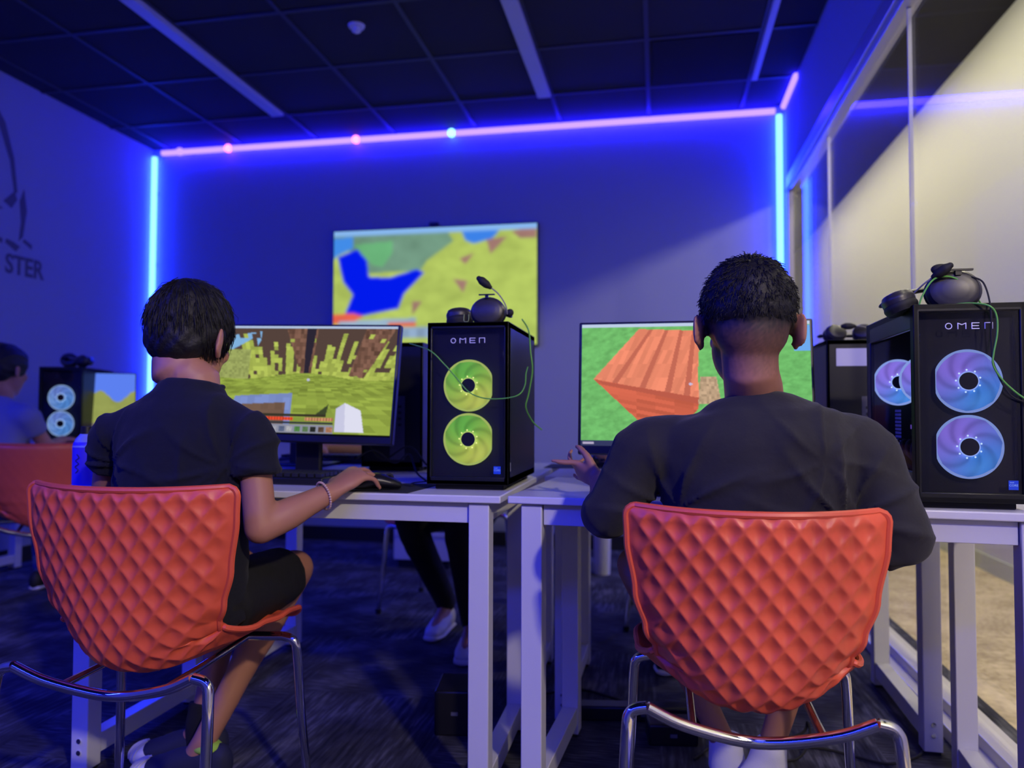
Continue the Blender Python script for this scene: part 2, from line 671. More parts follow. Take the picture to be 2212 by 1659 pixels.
def fbm(U, V, s, seed):
    """soft value noise"""
    t = np.zeros(U.shape)
    a = .5
    for o in range(3):
        x, y = U * s, V * s
        ix, iy = np.floor(x), np.floor(y)
        fx, fy = x - ix, y - iy
        fx, fy = fx * fx * (3 - 2 * fx), fy * fy * (3 - 2 * fy)
        g = lambda i, j: hashn(ix + i, iy + j, seed + o)
        t += a * ((g(0, 0) * (1 - fx) + g(1, 0) * fx) * (1 - fy) + (g(0, 1) * (1 - fx) + g(1, 1) * fx) * fy)
        s *= 2
        a *= .5
    return t / .875


def pic_meadow(W, H):
    """blocky grass meadow with dark trunks"""
    U, V = np.meshgrid(np.linspace(0, 1, W), np.linspace(0, 1, H))
    img = np.zeros((H, W, 3))
    # ground in perspective blocks
    dv = np.maximum(V - .30, .02)
    gx = np.floor((U - .55) / dv * 7)
    gy = np.floor(6.0 / dv)
    n = hashn(gx, gy)
    n2 = hashn(np.floor(gx / 3), np.floor(gy / 2), 4)
    img[:] = np.array(lin((140, 158, 66)))
    img *= (1 + .55 * (n - .5) + .25 * (n2 - .5))[..., None]
    # grass blades and trunks behind, upper part
    upm = V < .47 + .03 * np.sin(U * 9)
    bx = np.floor(U * 52 + (V - .47) * (U - .5) * 26)
    hgt = .44 - .40 * hashn(bx, 0, 9)
    rows = np.floor(V * 26)
    dark = np.array(lin((84, 66, 60)))
    img[upm] = dark
    brown = upm & (inpoly(U, V, [(.40, 0), (.58, 0), (.56, .44), (.50, .44)]) | inpoly(U, V, [(.84, 0), (1.0, 0), (.84, .48), (.76, .46)]))
    nb = hashn(np.floor(U * 60), rows, 3)
    bc = np.array(lin((122, 88, 74)))
    img[brown] = (bc * (.55 + .75 * nb[..., None]))[brown]
    core = upm & inpoly(U, V, [(.515, 0), (.57, 0), (.545, .44), (.52, .44)])
    img[core] = np.array(lin((44, 38, 52)))
    blade = upm & (V > hgt) & (hashn(bx, rows, 1) > .12) & ~(brown & (hashn(bx, rows, 7) < .86)) & ~core
    gc = np.array(lin((168, 182, 84)))
    img[blade] = (gc * (.75 + .5 * hashn(bx, rows, 2)[..., None]))[blade]
    sky = inpoly(U, V, [(.10, .09), (.27, .05), (.27, .13), (.25, .20), (.22, .12), (.10, .24)])
    fillc(img, sky & (hashn(bx, rows, 5) > .25), (128, 176, 220))
    leftg = upm & (U < .22) & (V > .22)
    img[leftg] = (np.array(lin((150, 160, 92))) * (.8 + .4 * hashn(np.floor(U * 80), np.floor(V * 50), 8)[..., None]))[leftg]
    # held panel lower left, white block lower right
    fillc(img, inpoly(U, V, [(.16, .66), (.47, .625), (.47, 1), (.10, 1)]), (122, 140, 196), .2, hashn(np.floor(U * 26), np.floor(V * 9)))
    fillc(img, inpoly(U, V, [(.14, .74), (.435, .71), (.435, 1), (.10, 1)]), (112, 88, 74), .2, hashn(np.floor(U * 26), np.floor(V * 9), 2))
    fillc(img, inpoly(U, V, [(.71, .76), (.755, .705), (.765, .97), (.71, .97)]), (200, 200, 226))
    fillc(img, inpoly(U, V, [(.755, .705), (.84, .77), (.865, .97), (.765, .97)]), (222, 222, 240))
    dk = inpoly(U, V, [(.60, .82), (.67, .72), (.66, .82)])
    fillc(img, dk, (60, 70, 44))
    # lower bars
    fillc(img, (V > .815) & (V < .838) & (U > .30) & (U < .66), (56, 52, 40))
    b1 = (V > .842) & (V < .874)
    fillc(img, b1 & (U > .33) & (U < .485), (214, 70, 44), .5, np.floor(U * 130) % 2)
    fillc(img, b1 & (U > .55) & (U < .70), (190, 130, 96), .6, np.floor(U * 130) % 2)
    fillc(img, (V > .885) & (V < .90) & (U > .33) & (U < .70), (50, 54, 62))
    s0, s1, wv = .325, .705, .9105
    slots = (V > wv) & (V < .985) & (((U > s0) & (U < s1)) | ((U > .26) & (U < .305)))
    fillc(img, slots, (140, 142, 160))
    k = (U - s0) / ((s1 - s0) / 9)
    fx = k - np.floor(k)
    inner = slots & (fx > .14) & (fx < .86) & (V > wv + .014) & (V < .971)
    cc = [(150, 110, 80), (160, 160, 170), (90, 100, 130), (170, 170, 175), (80, 130, 70), (90, 120, 80), (40, 42, 40), (90, 70, 56), (170, 120, 90)]
    for i, c in enumerate(cc):
        fillc(img, inner & (np.floor(k) == i), c, .5, hashn(np.floor(U * 180), np.floor(V * 100), i))
    fillc(img, (abs(U - .548) < .004) & (abs(V - .50) < .012) | (abs(U - .548) < .008) & (abs(V - .50) < .005), (190, 190, 220))
    fillc(img, V < .022, (178, 196, 226))
    fillc(img, V > .985, (8, 8, 14))
    return img


def pic_planks(W, H):
    """big orange plank block on green blocky lawn"""
    U, V = np.meshgrid(np.linspace(0, 1, W), np.linspace(0, 1, H))
    img = np.zeros((H, W, 3))
    g = fbm(U * 1.6 + V * .8, V * 1.2 - U * .5, 26, 2)
    img[:] = np.array(lin((112, 186, 106)))
    img *= (1 + .55 * (g - .5))[..., None]
    top = inpoly(U, V, [(.055, .455), (.26, .045), (.53, .065), (.52, .42), (.525, .62), (.085, .475)])
    n = hashn(np.floor((U - .25 * (1 - V)) * 46), np.floor(V * 9), 5)
    fillc(img, top, (236, 138, 108), .28, n)
    for a, b in (((.315, .05), (.155, .48)), ((.385, .055), (.275, .53)), ((.45, .06), (.385, .58)), ((.505, .07), (.47, .60))):
        t = (V - a[1]) / (b[1] - a[1])
        ln = a[0] + (b[0] - a[0]) * t
        fillc(img, top & (abs(U - ln) < .008 + .006 * t), (196, 106, 86))
    side = inpoly(U, V, [(.055, .455), (.525, .62), (.52, .70), (.44, .86), (.26, .80)])
    fillc(img, side, (206, 100, 76), .35, hashn(np.floor(U * 12), np.floor((V - .35 * U) * 34), 6))
    fillc(img, inpoly(U, V, [(.07, .465), (.525, .61), (.52, .66), (.10, .50)]), (188, 92, 74))
    fillc(img, inpoly(U, V, [(.53, .44), (.60, .44), (.62, .66), (.52, .66)]), (190, 160, 130), .5, hashn(np.floor(U * 90), np.floor(V * 50), 2))
    fillc(img, (U > .93) & (V < .24) & (V > .03), (110, 170, 240))
    fillc(img, V < .024, (190, 206, 232))
    fillc(img, V > .955, (52, 56, 96))
    fillc(img, (V > .965) & (V < .985) & (U > .01) & (U < .06), (180, 170, 200))
    fillc(img, (abs(U - .488) < .0035) & (abs(V - .50) < .014) | (abs(U - .488) < .009) & (abs(V - .50) < .0045), (200, 190, 225))
    return img


def pic_coast(W, H):
    """green hills and a blue lake, soft"""
    U, V = np.meshgrid(np.linspace(0, 1, W), np.linspace(0, 1, H))
    img = np.zeros((H, W, 3))
    n = fbm(U * 1.4, V, 7, 3)
    n2 = fbm(U + V, V - U, 10, 8)
    img[:] = np.array(lin((176, 196, 96)))
    img *= (1 + .45 * (n2 - .5))[..., None]
    fillc(img, inpoly(U, V, [(.0, 0), (.56, .0), (.60, .12), (.47, .28), (.44, .36), (.18, .37), (.14, .20), (0, .14)]), (112, 150, 128), .5, n)
    fillc(img, inpoly(U, V, [(.10, .12), (.30, .10), (.30, .20), (.25, .32), (.20, .30)]), (106, 178, 122), .3, n)
    fillc(img, inpoly(U, V, [(.02, .22), (.12, .16), (.17, .26), (.18, .40), (.28, .415), (.42, .35), (.46, .38), (.36, .55), (.33, .68), (.13, .74), (.06, .72), (.10, .55), (.05, .44)]), (2, 26, 236))
    fillc(img, inpoly(U, V, [(0, .06), (.10, .05), (.10, .15), (.02, .21), (0, .24)]), (66, 140, 232))
    fillc(img, inpoly(U, V, [(.64, .04), (.83, .03), (.79, .11), (.70, .15), (.66, .12)]), (60, 130, 232))
    for a in ([(.76, .12), (.86, .10), (.78, .24)], [(.63, .27), (.70, .23), (.66, .32)], [(.60, .44), (.67, .46), (.65, .56)], [(.88, .06), (1, .02), (1, .12), (.92, .12)], [(.40, .62), (.45, .62), (.40, .74)]):
        fillc(img, inpoly(U, V, a), (160, 120, 112), .3, n)
    fillc(img, inpoly(U, V, [(.0, .72), (.10, .71), (.16, .74), (.08, .80), (0, .80)]), (224, 96, 74), .4, n)
    fillc(img, inpoly(U, V, [(.03, .78), (.42, .76), (.42, .82), (.02, .84)]), (150, 176, 200), .4, n)
    fillc(img, (V > .80) & (V < .83) & (U > .28) & (U < .42), (226, 100, 66))
    fillc(img, (V > .84) & (V < .93) & (U > .28) & (U < .60), (150, 176, 208), .7, hashn(np.floor(U * 26), np.floor(V * 14), 1))
    fillc(img, V < .045, (136, 184, 240))
    for _ in range(7):
        p = np.pad(img, ((1, 1), (1, 1), (0, 0)), 'edge')
        img = (p[:-2, 1:-1] + p[2:, 1:-1] + p[1:-1, :-2] + p[1:-1, 2:] + p[1:-1, 1:-1] * 2) / 6
    return img


def pic_field(W, H):
    U, V = np.meshgrid(np.linspace(0, 1, W), np.linspace(0, 1, H))
    img = np.zeros((H, W, 3))
    img[:] = np.array(lin((92, 128, 240)))
    g = V > .42 + .10 * np.sin(U * 11) * (U > .2) + .06 * (U < .2)
    fillc(img, g, (148, 156, 84), .3, fbm(U, V, 8, 1))
    fillc(img, V > .9, (120, 110, 110))
    return img


def screen(parent, W_, H_, pic, res, M, name='screen'):
    nx, ny = res
    img = pic(nx, ny)
    xs = np.linspace(-W_ / 2, W_ / 2, nx)
    zs = np.linspace(H_ / 2, -H_ / 2, ny)
    vs = [M @ Vector((x, 0, z)) for z in zs for x in xs]
    fs = [(j * nx + i, (j + 1) * nx + i, (j + 1) * nx + i + 1, j * nx + i + 1) for j in range(ny - 1) for i in range(nx - 1)]
    me = bpy.data.meshes.new(name)
    me.from_pydata(vs, [], fs)
    a = me.color_attributes.new('Col', 'FLOAT_COLOR', 'POINT')
    c = np.ones((nx * ny, 4), 'f')
    c[:, :3] = img.reshape(-1, 3)
    a.data.foreach_set('color', c.reshape(-1))
    me.materials.append(screen_mat())
    o = bpy.data.objects.new(name, me)
    COL.objects.link(o)
    o.parent = parent
    return o


def monitor(loc, rz, label, pic, tilt=rad(-6), roll=0, W_=.60, H_=.335, zc=.285, res=(300, 170), group='gaming monitors on the tables'):
    t = thing('monitor', label, 'monitor', loc, rz, group)
    M = Matrix.Translation((0, 0, zc)) @ Matrix.Rotation(roll, 4, 'Y') @ Matrix.Rotation(tilt, 4, 'X')
    b = MB().box((0, .014, -.006), (W_ + .016, .026, H_ + .03), M)
    b.box((0, .042, -.01), (W_ * .62, .035, H_ * .62), M)
    h = b.build('housing', BLACK, t, bevel=.004)
    screen(t, W_, H_, pic, res, M @ Matrix.Translation((0, -.0005, .002)))
    s = MB().box((0, .075, zc * .52), (.085, .022, zc * 1.04))
    s.build('stand', BLACK, t, bevel=.006)
    MB().box((0, .05, .006), (.22, .18, .012)).build('stand_base', BLACK, t, bevel=.005)
    return t


# television on the back wall
p0, p1 = at(722, 498, YB - .06), at(1160, 485, YB - .06)
TW = (p1.x - p0.x)
TH = TW * 9 / 16
tv = thing('television', 'large wall-mounted television showing blurry green hills and a blue lake', 'television', ((p0.x + p1.x) / 2, YB - .004, (p0.z + p1.z) / 2 - TH / 2))
MB().box((0, -.035, 0), (TW + .02, .04, TH + .02)).build('housing', BLACK, tv, bevel=.005)
screen(tv, TW, TH, pic_coast, (260, 148), Matrix.Translation((0, -.0565, 0)))
MB().box((0, -.008, 0), (.5, .016, .4)).build('wall_bracket', DGREY, tv, smooth=False)
mb = MB()
for sx in (-1, 1):
    mb.box((sx * (TW / 2 - .06), -.012, 0), (.012, .008, TH - .12))
mb.box((0, -.012, TH / 2 - .06), (TW - .12, .008, .012))
mb.build('back_light', emission('led_back', (.03, .07, 1), 9), tv, smooth=False, label='blue LED backlight')
wc = thing('webcam', 'small black webcam sitting on top of the wall television', 'webcam', (tv.location.x, YB - .035, tv.location.z + TH / 2 + .0105))
MB().box((0, 0, .018), (.07, .035, .028)).build('body', BLACK, wc, bevel=.006)
MB().box((0, 0, .003), (.03, .03, .006)).build('clip', BLACK, wc, smooth=False)

# left wall emblem and lettering (dark paint-thin cut-outs)
MARK = mat('dark_vinyl', (.10, .10, .14), .7)
em = thing('wall_emblem', 'dark line emblem of a robed shape high on the left wall', 'wall sign', (XL, 4.0, 2.2))
mb = MB()
for poly in ([(-.20, .62), (-.10, .50), (-.03, .30), (0, .1), (-.02, .08), (-.06, .28), (-.14, .46)],
             [(-.10, .02), (-.02, .10), (0, .05), (-.04, -.01)], [(.02, .05), (.05, .13), (.075, 0), (.05, -.17), (.02, -.20), (.035, -.08)],
             [(.05, -.20), (.12, -.235), (.12, -.205), (.06, -.18)], [(-.08, -.23), (.0, -.27), (.03, -.235), (-.02, -.215), (-.07, -.205)],
             [(-.34, -.05), (-.12, -.02), (-.10, -.03), (-.33, -.08)], [(-.36, -.2), (-.1, -.24), (-.1, -.21), (-.36, -.17)]):
    mb.prism(poly, 'x', .0005, .003)
mb.build('cut_out', MARK, em, smooth=False)
lt = thing('wall_lettering', 'dark wall lettering ending in STER below the emblem', 'wall sign', (XL, 4.07, 1.84))
text_part('STER', .165, MARK, lt, Matrix(((0, 0, 1, .002), (1, 0, 0, 0), (0, 1, 0, 0), (0, 0, 0, 1))), 'letters', .001, sx=.82)


# ------------------------------------------------------------------ tables
def table(label, loc, rz=0, L=1.145, D=.545, group='white gaming tables'):
    """loc: left front corner on the floor; long side +X, depth +Y"""
    t = thing('table', label, 'table', loc, rz, group)
    MB().box((L / 2, D / 2, .741), (L, D, .018)).build('tabletop', WHITE, t, bevel=.003)
    a, zt = .05, .731
    ix, iy = .03, .012
    xs = (ix + a / 2, L - ix - a / 2)
    yy = (iy + a / 2, D - iy - a / 2)
    for x in xs:
        for y in yy:
            g = MB().box((x, y, zt / 2 + .004), (a, a, zt - .010)).build('leg', WMETAL, t, bevel=.0025)
            MB().box((x, y, .0045), (a * .8, a * .8, .009)).build('foot', RUBBER, g, smooth=False)
            s = -1 if y == yy[0] else 1
            mb = MB()
            for z in (.055, .085):
                mb.cyl((x, y + s * a / 2, z), (x, y + s * (a / 2 + .003), z), .0065, n=12)
            mb.build('bolts', CHROME, g)
    for y in yy:
        MB().box((L / 2, y + (.004 if y == yy[0] else -.004), zt - .025), (xs[1] - xs[0] - a - .004, a - .012, .048)).build('apron', WMETAL, t, bevel=.002)
    for x in xs:
        MB().box((x, D / 2, zt - .025), (a - .012, yy[1] - yy[0] - a, .048)).build('side_apron', WMETAL, t, bevel=.002)
        MB().box((x, D / 2, .062), (a - .006, yy[1] - yy[0] - a, .05)).build('bottom_rail', WMETAL, t, bevel=.002)
    return t


RT = rad(-4.5)
T1 = table('white table under the green-lit computer, beside the boy in navy', (-1.545, 1.755, 0), 0, L=1.18)
T2 = table('white table in front of the boy in charcoal, under the blue-lit computer', (-.350, 1.765, 0), RT)
T3 = table('far white table backing onto the left one, mostly hidden', (-1.512, 2.325, 0), 0, D=.60)
T4 = table('far white table backing onto the right one, carrying the labelled computer', (-.345, 2.325, 0), rad(-1.0), D=.60)
T5 = table('white table against the left wall, farthest left', (-3.85, 3.36, 0), 0, L=1.25, D=.62)


# ------------------------------------------------------------------ computers
def fan(parent, c, R, col, hub=.29, clamp=None, s=1.0, spiral=1):
    """LED fan facing -Y: lit frosted blades with black hub"""
    name = 'fan_glow_%s' % '_'.join('%.2f' % k for k in col[0] + col[1])
    if name not in MATS:
        m = bpy.data.materials.new(name)
        m.use_nodes = True
        nt = m.node_tree
        nt.nodes.clear()
        out = nt.nodes.new('ShaderNodeOutputMaterial')
        e = nt.nodes.new('ShaderNodeEmission')
        a = nt.nodes.new('ShaderNodeAttribute')
        a.attribute_name = 'Col'
        nt.links.new(a.outputs['Color'], e.inputs[0])
        e.inputs[1].default_value = s
        nt.links.new(e.outputs[0], out.inputs[0])
        MATS[name] = m
    m = MATS[name]
    f = MB()
    nr, na = 14, 96
    vs, cols, fs = [], [], []
    A, B, Cc = (np.array(lin(k)) for k in col[:3])
    for i in range(nr):
        rr = hub + (1 - hub) * i / (nr - 1)
        for j in range(na):
            th = 2 * PI * j / na
            sw = spiral * (th * 7 + 3.2 * rr * PI)
            z = .0025 * math.sin(sw)
            x, y = R * rr * math.cos(th), R * rr * math.sin(th)
            if clamp:
                x = max(clamp[0], min(clamp[1], x))
            vs.append((x, z, y))
            k = .5 - .5 * math.cos(th - col[3])
            blade = .86 + .15 * math.sin(sw) + .05 * math.sin(sw * 2 + 1)
            glow = 1 + .55 * math.exp(-((rr - hub) / .10) ** 2)
            q = (A * (1 - k) + B * k) * blade * glow
            k3 = max(0, math.cos(th - col[4])) ** 3 * max(0, 1 - abs(rr - .75) * 3)
            q = q * (1 - .5 * k3) + Cc * .5 * k3
            cols.append((*q, 1))
    for i in range(nr - 1):
        for j in range(na):
            a, b = i * na + j, i * na + (j + 1) % na
            fs.append((a, b, b + na, a + na))
    me = bpy.data.meshes.new('fan_blades')
    me.from_pydata([Vector(v) + Vector(c) for v in vs], [], fs)
    at_ = me.color_attributes.new('Col', 'FLOAT_COLOR', 'POINT')
    at_.data.foreach_set('color', np.array(cols, 'f').reshape(-1))
    me.materials.append(m)
    me.polygons.foreach_set('use_smooth', [True] * len(me.polygons))
    o = bpy.data.objects.new('fan_blades', me)
    COL.objects.link(o)
    o.parent = parent
    return o


def add_fan(parent, c, R, col, clamp=None, ringc=(220, 230, 120), facing=1, s=1.0):
    g = MB()
    g.torus(c, R * 1.005, .0028, 'y', 64, 8, clamp)
    rim = g.build('fan', emission('fan_ring_%d_%d_%d' % ringc, lin(ringc), .9 * s), parent)
    fan(rim, c, R, col, clamp=clamp, s=s)
    h = MB().cyl(Vector(c) + Vector((0, -.006, 0)), Vector(c) + Vector((0, .012, 0)), R * .285, n=32)
    h.build('hub', BLACKM, rim)
    hr = MB().torus(Vector(c) + Vector((0, -.005, 0)), R * .30, .0016, 'y', 40, 6)
    hr.build('hub_ring', emission('hub_ring_%d_%d_%d' % ringc, lin(ringc), 1.3 * s), rim)
    d = MB()
    for k in range(9):
        a = k * 2 * PI / 9 + .3
        d.ell(Vector(c) + Vector((R * .37 * math.cos(a), -.004, R * .37 * math.sin(a))), (.0020, .0012, .0020), 8, 6)
    d.build('diodes', emission('fan_diode_%d_%d_%d' % ringc, lin(tuple(min(255, int(q * 1.1) + 30) for q in ringc)), 1.5 * s), rim)
    return rim


def wordmark(parent, c, w, m):
    """the four-letter mark of the case front: O M E and a square-topped N"""
    mb = MB()
    u = w / 4.9
    hh, tt = u * .74, u * .11
    x0 = -w / 2
    mb.torus(Vector(c) + Vector((x0 + u * .42, 0, 0)), hh / 2 - tt / 2, tt / 2, 'y', 28, 6)

    def bar(ax, az, bx, bz):
        a, b = Vector((c[0] + ax, c[1], c[2] + az)), Vector((c[0] + bx, c[1], c[2] + bz))
        mb.tube([a, b], tt / 2, 6)
    h2 = hh / 2 - tt / 2
    x = x0 + u * 1.35
    bar(x, -h2, x, h2); bar(x + u * .8, -h2, x + u * .8, h2); bar(x, h2, x + u * .4, h2 * .45); bar(x + u * .4, h2 * .45, x + u * .8, h2)
    x = x0 + u * 2.75
    bar(x, -h2, x, h2); bar(x, h2, x + u * .72, h2); bar(x, 0, x + u * .66, 0); bar(x, -h2, x + u * .72, -h2)
    x = x0 + u * 4.05
    bar(x, -h2, x, h2); bar(x, h2, x + u * .74, h2); bar(x + u * .74, -h2, x + u * .74, h2)
    return mb.build('wordmark', m, parent)


def computer(label, loc, rz, col, ringc, windowed=False, rear=False, clampL=None, clampR=None, detail=True, s=1.0):
    """tower: width .205 along X, depth .408 along +Y, front facing -Y, base at z 0"""
    W_, D_, H_, zb = .212, .408, .412, .014
    t = thing('desktop_computer', label, 'computer', loc, rz, 'desktop computers')
    zt = zb + H_
    th = .004
    sh = MB()
    sh.box((0, D_ / 2, zt - .008), (W_, D_, .016))
    sh.box((0, D_ / 2, zb + .01), (W_, D_, .02))
    sh.box((W_ / 2 - .005, D_ / 2, (zb + zt) / 2), (.010, D_, H_))
    sh.box((0, D_ - .006, (zb + zt) / 2), (W_, .012, H_))
    if windowed:
        sh.box((-W_ / 2 + .005, .012, (zb + zt) / 2), (.010, .024, H_))
        sh.box((-W_ / 2 + .005, D_ - .02, (zb + zt) / 2), (.010, .04, H_))
        sh.box((-W_ / 2 + .005, D_ / 2, zt - .025), (.010, D_, .05))
        sh.box((-W_ / 2 + .005, D_ / 2, zb + .03), (.010, D_, .06))
    else:
        sh.box((-W_ / 2 + .005, D_ / 2, (zb + zt) / 2), (.010, D_, H_))
    fr = .012
    for sx in (-1, 1):
        sh.box((sx * (W_ / 2 - fr / 2), .012, (zb + zt) / 2), (fr, .024, H_))
    sh.box((0, .012, zt - fr / 2), (W_, .024, fr))
    sh.box((0, .012, zb + fr / 2), (W_, .024, fr))
    body = sh.build('case', DGREY, t, bevel=.0018)
    MB().box((0, .030, zb + H_ * .5), (W_ - .02, .006, H_ - .02)).build('fan_mount', BLACKM, t, smooth=False)
    gl = MB().box((0, .0045, zb + H_ / 2), (W_ - 2 * fr - .001, .003, H_ - 2 * fr - .001))
    gl.build('front_glass', glass('smoked_glass', (.80, .80, .84), .05, .02), t, bevel=.001, label='glossy smoked glass front')
    for y in (.045, D_ - .05):
        MB().box((0, y, zb / 2), (W_ * .84, .05, zb)).build('foot', RUBBER, t, bevel=.003)
    R = .0632
    zf = (zb + .251, zb + .1145)
    clamp = (-R * (clampL or 1.1), R * (clampR or 1.1))
    for z in zf:
        add_fan(t, (0, .014, z), R, col, clamp, ringc, s=s * 1.12)
    if detail:
        wordmark(t, (0.0, .0015, zt - .047), .092, mat('silver_letter', (.80, .80, .92), .3))
        st = MB().box((W_ / 2 - .029, .0024, zb + .038), (.018, .0008, .019)).build('sticker', mat('blue_sticker', (.01, .06, .55), .35, emit=(.01, .05, .5), es=.15), t, smooth=False, label='small blue processor sticker')  # faint glow put into the sticker's colour, it is no lamp
        TM = Matrix(((1, 0, 0, W_ / 2 - .029), (0, 0, -1, .0018), (0, 1, 0, zb + .0375), (0, 0, 0, 1)))
        lm = mat('sticker_print', (.45, .75, .95), .4)
        text_part('CORE', .0062, lm, st, TM, 'print', .0001)
        text_part('intel', .0045, lm, st, TM @ Matrix.Translation((-.003, .006, 0)), 'print', .0001)
        MB().box((W_ / 2 + .0006, .026, zb + .045), (.0012, .003, .022)).build('side_badge', ALU, t, smooth=False)
        sl = MB()
        sl.box((W_ / 2 + .0002, .022, zb + H_ / 2 + .03), (.001, .004, H_ * .78))
        sl.build('side_groove', BLACKM, t, smooth=False)
    # inner parts seen through the side window
    if windowed:
        MB().box((-W_ / 2 + .003, D_ / 2 - .01, zb + H_ / 2), (.003, D_ - .066, H_ - .112)).build('side_glass', glass('side_glass', (.90, .90, .93), .03, kf=.12), t, smooth=False)
        MB().box((W_ / 2 - .014, D_ / 2, zb + H_ / 2), (.004, D_ - .05, H_ - .05)).build('motherboard', mat('circuit_board', (.008, .012, .02), .5, bump=(90, .8, .004)), t, smooth=False)
        g = MB().box((.03, .20, zb + .15), (.11, .26, .045)).build('graphics_card', BLACK, t, bevel=.004)
        MB().box((-.0255, .23, zb + .15), (.003, .18, .010)).build('light_bar', emission('gpu_bar', (.25, .12, .9), .5), g, smooth=False)
        gr = MB()
        for i in range(6):
            for j in range(12):
                gr.box((-.055, .30 + i * .008, zb + .09 + j * .009), (.002, .005, .006))
        for i in range(8):
            for j in range(10):
                gr.box((-.055, .10 + i * .008, zb + .07 + j * .0075), (.002, .005, .005))
        gr.build('vent_mesh', mat('vent_metal', (.5, .5, .62), .4), t, smooth=False)
        # cooler fans inside, facing the window
        for xx, yy, RR in ((-.040, .372, .056), (-.022, .215, .054)):
            add_fan(t, (xx, yy, zb + .262), RR, col, None, ringc)
        cb = MB()
        for k in range(6):
            y0 = .10 + .04 * k
            cb.tube(curve_pts([(-.04, y0, zb + .05), (-.075, y0 + .03, zb + .08 + .01 * (k % 3)), (-.06, y0 + .07, zb + .12), (-.02, y0 + .09, zb + .10)], 5), .0028, 6)
        cb.build('inner_cables', RUBBER, t)
    if rear:
        y = D_ + .0008
        MB().box((.028, y, zt - .055), (.10, .0012, .055)).build('label_plate', PAPER, t, smooth=False, label='white paper label')
        MB().box((-.02, y, zb + .13), (.05, .0012, .21)).build('port_plate', mat('port_metal', (.10, .10, .14), .4, metal=.5), t, smooth=False)
        pp = MB()
        for k in range(7):
            pp.box((-.02 + (k % 2) * .016 - .008, y + .001, zb + .20 - .02 * (k // 2)), (.011, .003, .008))
        pp.build('ports', BLACKM, t, smooth=False)
    return t


green_col = ((206, 222, 88), (120, 205, 76), (235, 242, 112), 5.1, -.9)
blue_col = ((70, 140, 236), (150, 124, 240), (96, 168, 250), -.9, -1.2)
sky_col = ((96, 160, 235), (120, 150, 235), (150, 200, 250), -.9, 3.4)
PC1 = computer('black desktop computer with two glowing green fans, at the right end of the left table', (-.474, 1.865, .75), 0, green_col, (200, 222, 110), clampR=.955)
PC2 = computer('black desktop computer with two glowing blue fans and a side window, at the right edge', (.632, 1.715, .75), rad(-1.5), blue_col, (150, 176, 246), windowed=True, clampL=.955)
PC3 = computer('desktop computer seen from behind with a white paper label, behind the blue-lit one', (.625, 2.925, .75), rad(180), sky_col, (150, 190, 250), rear=True, detail=False)
PC4 = computer('desktop computer seen from behind, its edge showing between the left monitor and the green-lit computer', (-.865, 2.80, .75), rad(180), sky_col, (150, 190, 250), rear=True, detail=False)
PC5 = computer('desktop computer with two pale blue fans on the far table against the left wall', (-3.07, 3.45, .75), rad(18), sky_col, (170, 205, 250), detail=False, s=1.0)
# rear fan grille of PC3, a blue glow put into its colour
mb = MB()
for i in range(7):
    for j in range(9):
        if abs(i - 3) + abs(j - 4) * .7 < 4.4:
            mb.box((-.075 + (i - 3) * .0075, .4095, .014 + .24 + (j - 4) * .0085 - .09), (.005, .001, .006))
mb.build('fan_grille', emission('grille_glow', (.04, .16, .9), .55), PC3, smooth=False)

# ------------------------------------------------------------------ monitors
M1 = monitor((-1.070, 2.14, .75), rad(1), 'monitor showing a blocky green meadow with dark trunks, in front of the boy in navy', pic_meadow, roll=rad(1.2), tilt=rad(-9), zc=.292)
pm = at(1497, 834, 2.06)
M2 = monitor((pm.x, 2.035, .75), rad(0), 'monitor showing a large orange plank block on grass, in front of the boy in charcoal', pic_planks, tilt=rad(-7), W_=.585, H_=.328, zc=.270)
pm = at(212, 862, 3.66)
M5 = monitor((pm.x + .04, 3.66, .75), rad(38), 'small blurred monitor showing a pale blue sky over a field, at the far left', pic_field, W_=.30, H_=.30, zc=.25, res=(60, 50))
pm = at(1560, 800, 2.75)
M4 = monitor((.07, 2.66, .75), rad(180), 'black monitor seen from behind on the far right table, hidden behind the orange-block monitor', pic_field, res=(40, 24))
M3 = monitor((-1.28, 2.66, .75), rad(180), 'black monitor seen from behind on the far left table, hidden behind the meadow monitor', pic_field, res=(40, 24))


# ------------------------------------------------------------------ chairs
PROF = [(.000, .790), (.006, .720), (.018, .620), (.026, .545), (.034, .490), (.054, .436), (.110, .404), (.22, .414), (.32, .432), (.41, .440), (.455, .424)]
PW = [.241, .238, .223, .203, .184, .172, .192, .222, .228, .216, .194]
PCURL = [.062, .062, .064, .070, .082, .100, .092, .064, .042, .024, .012]


